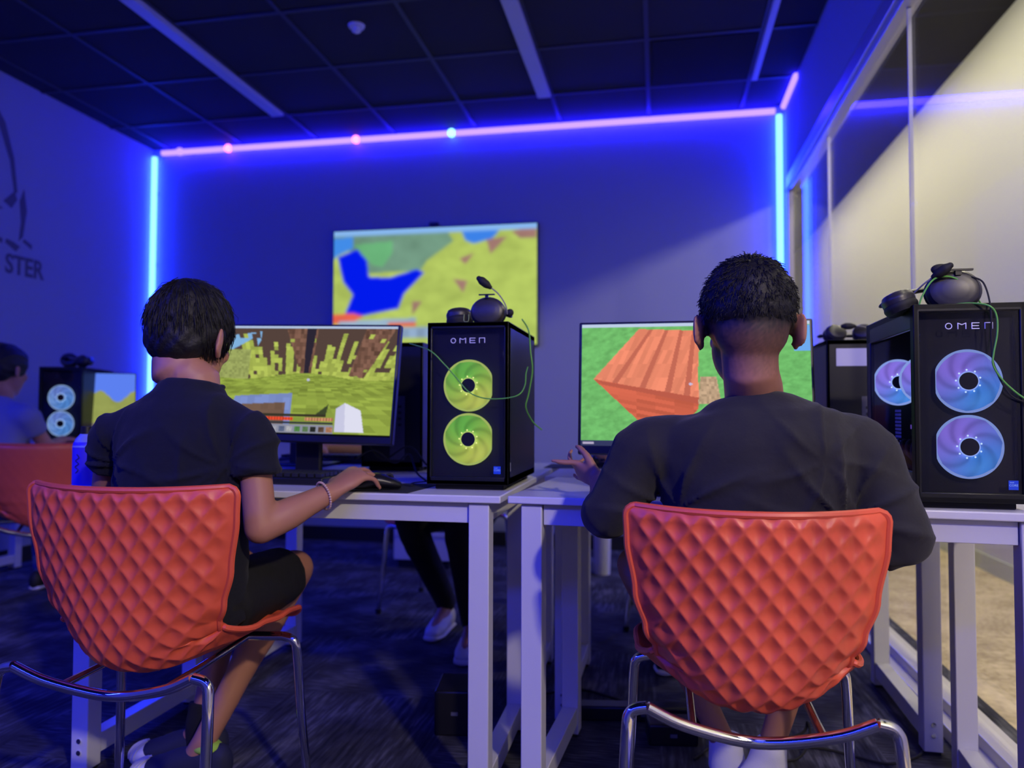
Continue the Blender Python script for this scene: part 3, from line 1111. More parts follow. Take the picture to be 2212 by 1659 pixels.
def chair(label, loc, rz, width=1.0, hgt=1.0, lean=0, fine=True, group='orange shell chairs'):
    """origin on the floor below the middle of the back's top edge, sitter faces +Y"""
    t = thing('chair', label, 'chair', loc, rz, group)
    k = 26 if fine else 6
    P = [Vector((0, a, b)) for a, b in PROF]
    pts, rr = catmull(P, [(PW[i], PCURL[i]) for i in range(len(P))], k)
    nu = 150 if fine else 26
    N = len(pts)
    # arc length
    tl = [0]
    for i in range(1, N):
        tl.append(tl[-1] + (pts[i] - pts[i - 1]).length)
    T = tl[-1]
    fr, bk = [], []
    for i in range(N):
        tg = (pts[min(i + 1, N - 1)] - pts[max(i - 1, 0)]).normalized()
        n = Vector((0, -tg.z, tg.y))
        w_, c_ = rr[i]
        R0 = .020
        for d in (tl[i], T - tl[i]):
            if d < R0:
                w_ = w_ - R0 + math.sqrt(max(0, R0 * R0 - (R0 - d) ** 2))
        for j in range(nu + 1):
            u = -1 + 2 * j / nu
            x = w_ * u * width
            p = pts[i] + Vector((x, 0, 0)) + n * (c_ * abs(u) ** 2.2)
            if hgt != 1 and p.z > .45:
                p.z = .45 + (p.z - .45) * hgt
            p.x += lean * max(0, p.z - .44)
            s_ = x / .0455
            v_ = tl[i] / .062
            a, b = (s_ + v_), (s_ - v_)
            fa, fb = a % 1, b % 1
            edge = min(1, max(0, (1 - abs(u)) * w_ - .006) / .022, tl[i] / .02, (T - tl[i]) / .02)
            h = .0072 * (1 - (1 - abs(2 * fa - 1) ** 2.2) * (1 - abs(2 * fb - 1) ** 1.8)) * max(0, edge)
            fr.append(p + n * (.0015 - h * (.7 if not fine else .8)))
            bk.append(p - n * (.0025 + h))
    mb = MB()
    nn = nu + 1
    fs = []
    M_ = N * nn
    for i in range(N - 1):
        for j in range(nu):
            a = i * nn + j
            fs.append((a, a + 1, a + nn + 1, a + nn))
            a += M_
            fs.append((a, a + nn, a + nn + 1, a + 1))
    mb.add(fr + bk, fs)
    edge = [0 * nn + j for j in range(nn)] + [i * nn + nu for i in range(1, N)] + [(N - 1) * nn + j for j in range(nu - 1, -1, -1)] + [i * nn for i in range(N - 2, 0, -1)]
    ep = [(fr[e] + bk[e]) / 2 for e in edge]
    st = 3 if fine else 1
    ep = ep[::st]
    ep.append(ep[0])
    mb.tube(ep, .0068, 8 if fine else 5, cap='flat')
    mb.build('seat_shell', ORANGE, t, label='orange quilted one-piece shell')
    hw = .232 * width
    # chrome frame: two bent hoops
    for y0, yf, zc, sag in ((.000, -.055, .430, .058), (.372, .405, .405, .006)):
        rail = [(-hw * .86, y0, zc), (-hw * .55, y0 + (.012 if y0 < .1 else 0), zc - sag * .55), (0, y0 + (.03 if y0 < .1 else 0), zc - sag), (hw * .55, y0 + (.012 if y0 < .1 else 0), zc - sag * .55), (hw * .86, y0, zc)]
        MB().tube(rail, .0108, 14, sub=6, cap='flat').build('rail', CHROME, t)
        for s in (-1, 1):
            hfx = hw + .028
            lg = [(s * hw * .86, y0, zc), (s * hw * .985, y0, zc - .010), (s * hw * 1.02, y0 * 1 + (yf - y0) * .12, zc - .05), (s * (hw + .012), y0 + (yf - y0) * .45, zc * .5), (s * hfx, yf, .012)]
            L_ = MB().tube(lg, .0108, 14, sub=7, cap='flat').build('leg', CHROME, t)
            MB().tube([(s * hfx, yf, .0), (s * hfx, yf, .022)], [.013, .0145], 14, cap='flat').build('foot_cap', RUBBER, L_)
    for s in (-1, 1):
        MB().tube([(s * .11, .022, .388), (s * .11, .19, .392), (s * .11, .372, .400)], .0080, 10, sub=4, cap='flat').build('seat_runner', CHROME, t)
    return t


CH1 = chair('orange chair under the boy in the navy shirt, large at the lower left', (-1.088, 1.345, 0), rad(1), width=1.0, lean=.035)
CH2 = chair('orange chair under the boy in the charcoal shirt, large at the lower right', (.168, 1.375, 0), rad(0), width=.95, hgt=.945)
CH3 = chair('far orange chair below the left table, behind the black trouser legs', (-.98, 3.78, 0), rad(172), fine=False)
CH5 = chair('far orange chair hidden behind the orange-block monitor', (.12, 3.76, 0), rad(180), fine=False)
pc = at(92, 950, 3.0)
CH6 = chair('orange chair in shadow under the person in the grey-blue top, at the far left', (pc.x, 3.02, 0), rad(38), fine=False)


# ------------------------------------------------------------------ people
def hand(mb, W, D, N, thumb=1, L=.165, curl=(20, 20, 22, 26), curls=None, spread=4, thumb_out=.7):
    """palm and five fingers. W wrist, D pointing direction, N back of hand, thumb +-1 side"""
    D = Vector(D).normalized()
    N = Vector(N)
    N = (N - D * N.dot(D)).normalized()
    S = D.cross(N).normalized()
    k = L / .175
    W = Vector(W)
    kn = W + D * .085 * k
    mb.tube([W - D * .02, W + D * .015 * k, W + D * .05 * k, kn - D * .004], [(.024 * k, .018 * k), (.028 * k, .0165 * k), (.037 * k, .0165 * k), (.038 * k, .013 * k)], 14, hint=S, sub=3)
    lens = (.072, .080, .075, .060)
    for i in range(4):
        off = (1.5 - i) * .0195 * k * thumb
        base = kn + S * off - D * (.004 + .004 * abs(i - 1)) * k
        ang = 0
        c = (curls[i] if curls else curl)
        if not isinstance(c, (list, tuple)):
            c = (c, c * 1.3, c * .8)
        d0 = (D + S * math.tan(rad(spread * (1.5 - i))) * thumb).normalized()
        p = [base - d0 * .02 * k, base]
        q = base
        for sgi, fr_ in enumerate((.44, .32, .24)):
            ang += rad(c[sgi])
            dd = d0 * math.cos(ang) - N * math.sin(ang)
            q = q + dd * lens[i] * fr_ * k
            p.append(q)
        rr = [.0095 * k, .0092 * k, .0084 * k, .0077 * k, .0062 * k]
        if i == 3:
            rr = [a * .88 for a in rr]
        mb.tube(p, rr, 10, sub=3)
    b = W + D * .02 * k + S * thumb * .022 * k - N * .004
    t1 = b + (D * .75 + S * thumb * thumb_out - N * .25).normalized() * .042 * k
    t2 = t1 + (D * .95 + S * thumb * thumb_out * .35 - N * .28).normalized() * .032 * k
    t3 = t2 + (D * 1.0 - N * .2).normalized() * .022 * k
    mb.tube([b, t1, t2, t3], [.0125 * k, .0112 * k, .0095 * k, .0075 * k], 10, sub=3)


def headparts(mb, Mh, s=1.0, ear=1.0):
    R3 = Mh.to_3x3()

    def E(c, r, rot=None):
        R = R3 @ rot if rot else R3
        mb.ell(Mh @ (Vector(c) * s), tuple(a * s for a in r), 22, 14, rot=R)
    E((0, -.012, .030), (.074, .092, .084))
    E((0, -.045, -.005), (.062, .052, .060))
    E((0, .030, -.030), (.058, .062, .074))
    E((0, .055, -.078), (.036, .030, .024))
    E((0, .058, .022), (.050, .032, .030))
    mb.tube([Mh @ (Vector(p) * s) for p in ((0, .088, .018), (0, .103, -.012), (0, .100, -.022))], [.008 * s, .0115 * s, .010 * s], 10)
    E((0, .086, -.048), (.022, .010, .006))
    E((0, .084, -.058), (.019, .009, .006))
    for x in (-1, 1):
        E((x * .026, .082, .034), (.020, .010, .006))
        E((x * .038, .066, -.012), (.020, .020, .018))
        r = Matrix.Rotation(x * rad(26), 3, 'Z') @ Matrix.Rotation(rad(-8), 3, 'X')
        E((x * .0835, -.014, -.002), (.0075, .020 * ear, .031 * ear), r)
        E((x * .0875, -.022, .008), (.0055, .013, .021), r)
        E((x * .079, -.004, -.026), (.007, .009, .011), r)


def folds(sc=1.0, amp=.004, seed=0.0, creases=()):
    def f(co):
        x, y, z = co[:, 0] / sc, co[:, 1] / sc, co[:, 2] / sc
        a = np.sin(x * 19 + 3.1 * np.sin(z * 9 + seed) + z * 17 + seed * 2)
        b = np.sin(x * 31 - z * 23 + 2.2 * np.sin(y * 17 + x * 7 + seed) + seed)
        c = np.sin(z * 47 + 2.6 * np.sin(x * 11 + seed * 3))
        r = amp * (.5 * np.maximum(a, -.2) ** 3 + .35 * np.maximum(b, 0) ** 2 + .18 * c * np.maximum(0, np.sin(x * 9 + seed)))
        for cx, cz, k, h, w_ in creases:                      # folds fanning out from where the cloth is pulled
            dx, dz = co[:, 0] - cx, co[:, 2] - cz
            d = np.sqrt(dx * dx + dz * dz)
            r = r + h * (1 - np.abs(np.sin(np.arctan2(dz, dx) * k + d * 6))) ** 2.5 * np.exp(-((d - .07) / w_) ** 2)
        return r
    return f


def merge_into(o, mb, off):
    """append loose strands to a finished mesh"""
    me = o.data
    n = len(me.vertices)
    vs = [tuple(v.co) for v in me.vertices] + [tuple(p - off) for p in mb.v]
    fs = [tuple(p.vertices) for p in me.polygons] + [tuple(i + n for i in f) for f in mb.f]
    m2 = bpy.data.meshes.new(o.name)
    m2.from_pydata(vs, [], fs)
    m2.materials.append(me.materials[0])
    m2.polygons.foreach_set('use_smooth', [True] * len(m2.polygons))
    o.data = m2


def strands(Mh, s, n, length, lift, r0=.0011, seed=1, zmin=-.02, crown=(0, -.055, .085), ctr=(0, -.01, .03), rad3=(.082, .10, .094), jitter=.3):
    """thin locks lying on the hair, combed away from the crown"""
    rg = random.Random(seed)
    mb = MB()
    ctr, crown = Vector(ctr), Vector(crown)
    for i in range(n):
        while True:
            d = Vector((rg.gauss(0, 1), rg.gauss(0, 1), rg.gauss(0, 1))).normalized()
            p = ctr + Vector((d.x * rad3[0], d.y * rad3[1], d.z * rad3[2]))
            if p.z > zmin and not (p.y > .055 and p.z < .05):
                break
        cur = (p - crown)
        pts = []
        q = p.copy()
        for k in range(4):
            dn = Vector(((q - ctr).x / rad3[0] ** 2, (q - ctr).y / rad3[1] ** 2, (q - ctr).z / rad3[2] ** 2)).normalized()
            pts.append(q + dn * lift * (.2 + .8 * k / 3))
            g = cur - dn * cur.dot(dn)
            if g.length < 1e-4:
                g = Vector((1, 0, 0))
            g = g.normalized() + Vector((rg.uniform(-1, 1), rg.uniform(-1, 1), rg.uniform(-1, 1))) * jitter + Vector((0, 0, -.35))
            q = q + g.normalized() * length / 3
        mb.tube([Mh @ (a * s) for a in pts], [r0, r0, r0 * .7, r0 * .25], 4, cap='flat')
    return mb


def seated(name_label, root, head, neck, chest, torso, arms, legs, skin, shirt, pants, yaw=0, pitch=0, hs=1.0, vox=.0055, rollh=0, neck_r=.050, hair=None, sleeve='short',
           fold=None, colorfn=None, shirt_label=None, pants_label=None, cat='person', core=.8, zs=1.0):
    """torso: list of (point, rx, ry) bottom to top for the shirt; arms / legs lists of dicts"""
    t = thing('person', name_label, cat, root)
    off = Vector(root)
    Mh = Matrix.Translation(head) @ Matrix.Rotation(yaw, 4, 'Z') @ Matrix.Rotation(-pitch, 4, 'X') @ Matrix.Rotation(rollh, 4, 'Y') @ Matrix.Scale(zs, 4, (0, 0, 1))
    body = MB()
    headparts(body, Mh, hs)
    nb = Mh @ (Vector((0, -.028, -.075)) * hs)
    body.tube([Vector(chest) + Vector((0, 0, -.02)), Vector(neck), nb, Mh @ (Vector((0, -.02, -.02)) * hs)], [(neck_r * 1.15, neck_r * .9), (neck_r * 1.04, neck_r), (neck_r * .96, neck_r * .98), (neck_r, neck_r)], 20, hint=(1, 0, 0), sub=3)
    body.tube([Vector(p) for p, a, b in torso[:-2]], [(a * core, b * core) for p, a, b in torso[:-2]], 22, hint=(1, 0, 0), sub=2, cap='flat')
    for a in arms:
        S, E_, W_ = Vector(a['s']), Vector(a['e']), Vector(a['w'])
        rs = a.get('r', (.040, .033, .034, .022))
        m1 = (S + E_) / 2
        m2 = E_ + (W_ - E_) * .35
        body.tube([S, m1, E_], [rs[0], rs[0] * .95, rs[1]], 16, sub=3)
        body.tube([E_, m2, E_ + (W_ - E_) * .7, W_], [rs[1], rs[2], rs[2] * .8, (rs[3] * 1.15, rs[3] * .95)], 16, sub=3)
        hand(body, W_, a['d'], a['n'], a['t'], a.get('L', .15), a.get('c', 20), a.get('cs'), a.get('sp', 4), a.get('to', .7))
        body.tube([Vector(torso[3][0]), S], [.05, rs[0]], 14)
    for l in legs:
        H, K, A = Vector(l['h']), Vector(l['k']), Vector(l['a'])
        r = l.get('r', (.078, .052, .046, .030))
        body.tube([H, (H + K) / 2, K], [r[0] * .9, r[0] * .75, r[1]], 18, sub=3)
        bk = Vector((0, -.012, 0))
        body.tube([K, K + (A - K) * .3 + bk, K + (A - K) * .65, A], [r[1], r[2] * 1.08, r[2] * .75, r[3]], 18, sub=3)
        F = Vector(l['toe']) - A
        body.tube([A, A + F * .5 + Vector((0, 0, -.01)), Vector(l['toe'])], [r[3], .030, .022], 14)
    bo = remeshed('body', body, skin, t, off, vox, 5)
    if colorfn:
        me = bo.data
        n = len(me.vertices)
        co = np.empty(n * 3, 'f')
        me.vertices.foreach_get('co', co)
        co = co.reshape(-1, 3) + np.array(off, 'f')
        inv = np.array(Mh.inverted())
        loc = (co @ inv[:3, :3].T + inv[:3, 3]) / hs
        c = np.ones((n, 4), 'f')
        c[:, :3] = colorfn(loc)
        at2 = me.color_attributes.new('Col', 'FLOAT_COLOR', 'POINT')
        at2.data.foreach_set('color', c.reshape(-1))
    for x in (-1, 1):
        ey = MB().ell(Mh @ (Vector((x * .027, .077, .012)) * hs), (.0115 * hs,) * 3, 16, 10)
        eo = ey.build('eye', mat('eye_white', (.7, .68, .66), .2), t, off=off)
        MB().ell(Mh @ (Vector((x * .027, .0855, .012)) * hs), (.0052 * hs, .0034 * hs, .0052 * hs), 12, 8, rot=Mh.to_3x3()).build('iris', BLACK, eo, off=off)
    # shirt
    sb = MB()
    sb.tube([Vector(p) for p, a, b in torso], [(a, b) for p, a, b in torso], 32, hint=(1, 0, 0), sub=4, cap='flat')
    for a in arms:
        S, E_, W_ = Vector(a['s']), Vector(a['e']), Vector(a['w'])
        sr = a['sr']
        tp = Vector(torso[-2][0])
        sb.tube([tp + Vector((0, 0, -.018)), tp * .5 + S * .5 + Vector((0, 0, -.002)), S + Vector((0, 0, sr[0] * .25))], [.040, .040, sr[0] * .72], 18, sub=3)
        if sleeve == 'short':
            end = S + (E_ - S) * a.get('sl', .58)
            sb.tube([Vector(torso[4][0]) * .5 + S * .5, S, (S + end) / 2, end], [sr[0] * .9, sr[0], sr[1], sr[2]], 20, sub=3, cap='flat')
        else:
            end = E_ + (W_ - E_) * a.get('sl', .3)
            sb.tube([Vector(torso[4][0]) * .5 + S * .5, S, (S + E_) / 2, E_, end], [sr[0] * .9, sr[0], sr[1], sr[2], sr[3]], 20, sub=4, cap='flat')
    sh = remeshed('shirt', sb, shirt, t, off, vox * 1.1, 16, fold, label=shirt_label)
    p, a, b = torso[-1]
    MB().tube([Vector(p) + Vector((a * .96 * math.cos(q), b * .96 * math.sin(q), -.010 + .004 * math.sin(q))) for q in [2 * PI * i / 40 for i in range(41)]], .0062, 8, cap='flat').build('collar', shirt, sh, off=off)
    pb = MB()
    for l in legs:
        H, K, A = Vector(l['h']), Vector(l['k']), Vector(l['a'])
        r = l.get('r', (.078, .052, .046, .030))
        if l.get('long'):
            pb.tube([H, (H + K) / 2, K, K + (A - K) * .5, A + Vector((0, 0, .02))], [r[0] * 1.1, r[0] * .98, r[1] * 1.25, r[2] * 1.2, r[3] * 1.5], 20, sub=3)
        else:
            end = H + (K - H) * l.get('pl', .82)
            pb.tube([H, (H + end) / 2, end], [r[0] * 1.1, r[0] * 1.04, r[0] * .96], 20, sub=3, cap='flat')
    hc = (Vector(legs[0]['h']) + Vector(legs[1]['h'])) / 2
    pb.ell(hc + Vector((0, -.01, .01)), (abs(legs[0]['h'][0] - legs[1]['h'][0]) / 2 + .075, .10, .085), 24, 14)
    remeshed('trousers' if legs[0].get('long') else 'shorts', pb, pants, t, off, vox * 1.2, 6, folds(1, .004, 2), label=pants_label)
    if hair:
        hb = MB()
        for c, r in hair['ell']:
            hb.ell(Mh @ (Vector(c) * hs), tuple(q * hs for q in r), 26, 16, rot=Mh.to_3x3())
        nz = hair.get('amp', .002)

        def dsp(co):
            return nz * (np.sin(co[:, 0] * 190 + 3 * np.sin(co[:, 2] * 60)) * .6 + np.sin(co[:, 2] * 160 + 3 * np.sin(co[:, 0] * 90)) * .4)
        ho = remeshed('hair', hb, HAIR, t, off, vox * .9, 4, dsp)
        for kw in hair.get('strands', []):
            merge_into(ho, strands(Mh, hs, **kw), off)
    return t, Mh, off


def sock(t, off, A, up_, r, m, name='sock', toe=None):
    A = Vector(A)
    mb = MB().tube([A + Vector(up_) * 1.0, A + Vector(up_) * .5, A, A + Vector((0, 0, -.055))], [r * 1.06, r * 1.04, r * 1.1, r * 1.15], 22, sub=3, cap='flat')
    if toe is not None:
        d = Vector(toe) - A
        mb.tube([A, A + d * .4 + Vector((0, 0, -.012)), Vector(toe)], [(r * 1.15, r * 1.1), (.038, .032), (.034, .022)], 20, sub=3)
    return remeshed(name, mb, m, t, off, .004, 4)


def shoe(t, off, heel, toe, upper, sole, label=None, ribs=True, wd=.042):
    """low trainer from heel to toe, standing on the floor at the height of those points"""
    heel, toe = Vector(heel), Vector(toe)
    d = toe - heel
    L = d.length
    D = d.normalized()
    Z = Vector((0, 0, 1))
    S = D.cross(Z).normalized()
    U = S.cross(D).normalized()
    P = lambda a, h, s_=0: heel + D * (a * L) + U * h + S * s_
    mb = MB().tube([P(.04, .050), P(.25, .050), P(.5, .046), P(.75, .036), P(.95, .030)], [(wd * .80, .050), (wd * .84, .046), (wd * .95, .038), (wd * 1.0, .028), (wd * .75, .020)], 24, hint=S, sub=4)
    up_ = remeshed('shoe', mb, upper, t, off, .0045, 4, label=label)
    mb = MB().tube([P(.0, .013), P(.25, .013), P(.5, .013), P(.75, .014), P(1.0, .016)], [(wd * .82, .013), (wd * .86, .013), (wd * .95, .013), (wd * 1.05, .013), (wd * .78, .013)], 24, hint=S, sub=4)
    mb.build('sole', sole, up_, off=off)
    if ribs:
        mb = MB().ell(P(.90, .026), (1, 1, 1), 28, 16) if False else MB()
        R = Matrix((S, D, U)).transposed()
        mb.ell(P(.86, .022), (wd * 1.02, .052, .034), 30, 18, rot=R)
        for k in range(9):
            a = rad(-64 + 16 * k)
            pts = []
            for q in range(9):
                b = rad(8 + 86 * q / 8)
                v = Vector((wd * 1.03 * math.sin(a) * math.sin(b) if q else wd * 1.03 * math.sin(a) * .14, .0530 * math.cos(a) * math.sin(b), .0350 * math.cos(b) + .001))
                pts.append(P(.86, .022) + R @ v)
            mb.tube(pts, [.0022] * 9, 6)
        mb.build('toe_cap', sole, up_, off=off, label='ribbed white rubber toe cap')
    lc = MB()
    for k in range(4):
        a = P(.42 + .09 * k, .079 - .008 * k, -.018)
        b = P(.45 + .09 * k, .079 - .008 * k, .018)
        lc.tube([a, (a + b) / 2 + U * .006, b], .0024, 6)
    lc.build('laces', sole if not ribs else BLACKM, up_, off=off)
    return up_


# --- boy in navy (left)
Yk = 1.56
A1 = dict(s=at(545, 936, Yk), e=at(563, 1140, 1.55), w=Vector((-.760, 1.690, .758)), d=at(800, 1003, 1.80) - Vector((-.760, 1.690, .758)), n=(-.10, -.62, 1), t=-1, L=.186,
          r=(.037, .036, .037, .0235), sr=(.047, .050, .053), sl=.44, cs=((16, 26, 14), (18, 28, 14), (22, 32, 14), (30, 36, 14)), sp=11)
A2 = dict(s=at(246, 936, Yk), e=at(228, 1085, 1.64), w=Vector((-1.13, 1.86, .792)), d=(.3, 1, -.05), n=(0, 0, 1), t=1, L=.150,
          r=(.037, .034, .034, .0225), sr=(.047, .050, .052), sl=.44, c=18)
tor = [((-1.07, 1.60, .47), .150, .115), ((-1.07, 1.58, .60), .148, .105), ((-1.065, 1.565, .74), .150, .10), ((-1.06, 1.56, .86), .160, .10),
       ((-1.055, 1.565, .93), .148, .092), ((-1.055, 1.57, .965), .112, .078), ((-1.055, 1.575, .988), .082, .070), ((-1.055, 1.580, 1.012), .070, .064)]
L1 = [dict(h=(-.995, 1.60, .505), k=(-.985, 1.955, .515), a=Vector((-1.145, 1.792, .105)), toe=Vector((-1.195, 1.788, .045)), pl=.80),
      dict(h=(-1.145, 1.60, .505), k=(-1.15, 1.95, .515), a=Vector((-1.215, 1.885, .105)), toe=Vector((-1.265, 1.878, .045)), pl=.80)]
HAIR1 = dict(ell=[((0, -.014, .040), (.086, .104, .088)), ((0, -.050, -.004), (.075, .060, .060)), ((0, .030, .072), (.066, .055, .045)),
                  ((-.062, -.02, .015), (.028, .055, .05)), ((.062, -.02, .020), (.026, .05, .042))], amp=.0022,
             strands=[dict(n=1500, length=.045, lift=.003, seed=3, rad3=(.086, .104, .090), ctr=(0, -.014, .038), zmin=-.03, jitter=.25),
                      dict(n=90, length=.035, lift=.008, seed=5, rad3=(.086, .104, .090), ctr=(0, -.014, .038), zmin=.06, jitter=.5, r0=.0009)])
hp = at(412, 738, 1.615)
boy1, Mh1, off1 = seated('boy in a navy T-shirt and black shorts, seated from behind, right hand on a mouse', (-1.07, 1.60, .43), hp, (-1.055, 1.585, 1.02), (-1.057, 1.57, .95), tor, [A1, A2], L1,
                         SKIN1, NAVY, SHORTS, yaw=rad(-1), pitch=rad(12), zs=1.10, hs=1.03, neck_r=.057, hair=HAIR1, fold=folds(1, .0050, 1, ((-.925, .83, 4.6, .009, .08), (-1.20, .83, 4.2, .009, .08), (-1.00, .76, 3.5, .006, .08))), rollh=rad(3),
                         shirt_label='navy short-sleeved T-shirt', pants_label='black shorts')
sock(boy1, off1, L1[1]['a'], (0, .01, .055), .036, BSOCK)
s1 = shoe(boy1, off1, (-1.165, 1.895, 0), (-1.385, 1.858, 0), SHOED, SHOEW, label='dark blue shoe with white ribbed toe')
s2 = shoe(boy1, off1, (-1.095, 1.798, 0), (-1.315, 1.772, 0), SHOED, SHOEW, label='dark blue shoe with white ribbed toe')
MB().ell(Vector(L1[0]['a']) + Vector((.008, .0, -.014)), (.038, .034, .016), 18, 12).build('shoe_lining', LIME, s2, off=off1, label='lime green lining at the heel')
# bracelet
mb = MB()
wr = Vector(A1['w'])
ad = (wr - Vector(A1['e'])).normalized()
c0 = wr - ad * .022
b1 = ad.cross(Vector((0, 0, 1))).normalized()
b2 = b1.cross(ad)
for i in range(34):
    a = 2 * PI * i / 34
    mb.ell(c0 + b1 * .0315 * math.cos(a) + b2 * .0325 * math.sin(a) + ad * .004 * math.sin(a), (.0030, .0030, .0030), 8, 6)
tag(mb.build('bracelet', mat('bracelet_cord', (.62, .42, .36), .6), boy1, off=off1), 'pale pink beaded bracelet')

# --- boy in charcoal (right)
Yr = 1.585
B1 = dict(s=at(1402, 975, Yr), e=at(1312, 1112, 1.58), w=at(1300, 1040, 1.76), d=(-.75, .55, .28), n=(.25, -.65, -.45), t=1, L=.155,
          r=(.042, .037, .038, .025), sr=(.070, .060, .052, .046), sl=.30, cs=((-40, 6, 6), (10, 30, 20), (24, 40, 30), (4, 12, 10)), sp=10)
B2 = dict(s=at(1852, 975, Yr), e=at(1944, 1168, 1.56), w=Vector((.33, 1.84, .815)), d=(-.4, 1, -.15), n=(0, 0, 1), t=-1, L=.155,
          r=(.042, .037, .038, .025), sr=(.070, .064, .057, .050), sl=.22, c=20)
tor2 = [((.19, 1.62, .47), .165, .12), ((.19, 1.60, .60), .165, .115), ((.192, 1.59, .72), .178, .115), ((.192, 1.58, .82), .195, .12),
        ((.192, 1.575, .885), .198, .118), ((.192, 1.58, .925), .176, .100), ((.190, 1.585, .952), .112, .082), ((.188, 1.590, .976), .076, .068)]
L2 = [dict(h=(.095, 1.64, .505), k=(-.055, 1.985, .555), a=at(1567, 1612, 2.02), toe=at(1600, 1690, 2.00), pl=.62),
      dict(h=(.285, 1.64, .505), k=(.395, 1.985, .545), a=at(1662, 1622, 1.98), toe=at(1610, 1700, 1.94), pl=.68)]


def fade(loc):
    x, y, z = loc[:, 0], loc[:, 1], loc[:, 2]
    n = np.sin(x * 900 + 2 * np.sin(z * 700)) * np.sin(z * 800 + y * 600) * .10
    zz = z + np.where(y > .0, -.25 * np.minimum(y, .2), 0) * 0
    k = np.clip((zz + .090) / .095, 0, 1)
    face = np.clip((y - .022) / .02, 0, 1)
    k = k * (1 - face)
    ear = np.clip((np.abs(x) - .0745) / .006, 0, 1) * (z < .035)
    k = k * (1 - ear)
    k = np.clip(k + n * (k > .02) * (k < .98), 0, 1) ** .75
    sk = np.array([.40, .18, .11])
    hr = np.array([.010, .008, .009])
    return sk * (1 - k[:, None]) + hr * k[:, None]


m = bpy.data.materials.new('skin_with_fade')
nt, b = nodes_of(m)
aa = nt.nodes.new('ShaderNodeAttribute')
aa.attribute_name = 'Col'
nt.links.new(aa.outputs['Color'], b.inputs['Base Color'])
b.inputs['Roughness'].default_value = .55
SKIN2 = m
HAIR2 = dict(ell=[((0, -.012, .045), (.0790, .0965, .0850)), ((0, .040, .082), (.062, .050, .035)), ((0, -.050, .030), (.068, .057, .046))], amp=.0008,
             strands=[dict(n=2600, length=.012, lift=.003, seed=8, rad3=(.078, .0960, .086), ctr=(0, -.012, .043), zmin=.012, jitter=.9, r0=.0008),
                      dict(n=420, length=.014, lift=.007, seed=9, rad3=(.078, .0960, .086), ctr=(0, -.012, .043), zmin=.105, jitter=.6, r0=.0009)])
hp2 = at(1614, 714, 1.575)
boy2, Mh2, off2 = seated('boy in a charcoal T-shirt with short faded hair, seated from behind at the right', (.19, 1.60, .43), hp2, (.190, 1.60, .985), (.190, 1.585, .91), tor2, [B1, B2], L2,
                         SKIN2, GREYTEE, SHORTS, yaw=rad(2), pitch=rad(3), zs=.97, hs=1.15, neck_r=.0555, hair=HAIR2, fold=folds(1, .0050, 4, ((.345, .745, 5, .012, .10), (.04, .76, 4.3, .009, .09), (.30, .86, 3.6, .007, .07))), sleeve='long', colorfn=fade,
                         shirt_label='charcoal T-shirt with wide elbow-length sleeves', pants_label='black shorts')
for l in L2:
    sock(boy2, off2, l['a'], (0, 0, .030) if l is L2[0] else (0, 0, .0), .037, WSOCK, toe=l['toe'])


# --- people on the far side and far left
def farperson(label, X, Y, face, skin, shirt, pants, hands, lean=0, long=True, legdx=(0, 0), hs=1.0, kneeY=.42, ankleY=.42, shoes=None, back=.0):
    """seated figure; face = +1 looks toward +Y, -1 toward the camera side"""
    f = face
    V = lambda x, y, z: Vector((X + x * f, Y + y * f, z))
    T_ = [(V(0, 0, .47), .15, .11), (V(0, 0, .60), .15, .105), (V(0, .01, .74), .155, .10), (V(0, .02, .86), .165, .10), (V(0, .025, .93), .150, .09), (V(0, .03, .965), .11, .075), (V(0, .035, .99), .07, .062), (V(0, .04, 1.01), .060, .055)]
    arms = []
    for sx, h in zip((-1, 1), hands):
        arms.append(dict(s=V(sx * .165, .02, .92), e=V(sx * .20, .12, .76), w=Vector(h), d=(0, f, -.05), n=(0, 0, 1), t=-sx, L=.15, r=(.037, .034, .033, .022), sr=(.058, .055, .052), sl=.55, c=24))
    legs = [dict(h=V(sx * .08, .02, .505), k=V(sx * .10 + legdx[0], kneeY, .52), a=V(sx * .09 + legdx[1], ankleY - (.0 if sx < 0 else back), .10), toe=V(sx * .10 + legdx[1], ankleY + .15 - (.0 if sx < 0 else back), .04), long=long, pl=.8) for sx in (-1, 1)]
    t, Mh, off = seated(label, (X, Y, .43), V(0, .055, 1.135), V(0, .045, 1.03), V(0, .03, .95), T_, arms, legs, skin, shirt, pants, yaw=0 if f > 0 else PI, pitch=rad(10), hs=hs, vox=.009,
                        neck_r=.05, hair=dict(ell=HAIR1['ell'], amp=.003), fold=folds(1, .004, X))
    if shoes:
        for l in legs:
            a, b = l['a'], l['toe']
            shoe(t, off, Vector((a.x, a.y - .05 * f, .0)), Vector((b.x, b.y + .04 * f, .0)), shoes, SHOEW, ribs=False)
    return t


ha = at(640, 985, 2.74)
farperson('person in a blue top behind the meadow monitor, one white trainer forward', -.86, 3.30, -1, SKIN1, BLUESH, SHORTS, [(-.70, 2.90, .80), (ha.x + .03, 2.90, .80)], legdx=(.0, -.04), ankleY=.34, shoes=SHOEW, back=.26)
hc_ = at(1300, 990, 2.72)
farperson('person across the right table, hand on a mouse below the orange-block monitor', .12, 3.30, -1, SKIN1, mat('plum_cotton', (.16, .04, .12), .9), SHORTS, [(.28, 2.86, .80), (hc_.x, 2.84, .80)], ankleY=.30, shoes=BLACKM)
pd = at(16, 900, 3.2)
farperson('person in a grey-blue top with dark hair at the far left edge', pd.x, 3.12, 1, SKIN1, DENIMG, mat('denim', (.05, .08, .25), .9), [(pd.x - .2, 3.42, .80), (pd.x + .14, 3.40, .80)], hs=1.1, shoes=BLACKM)


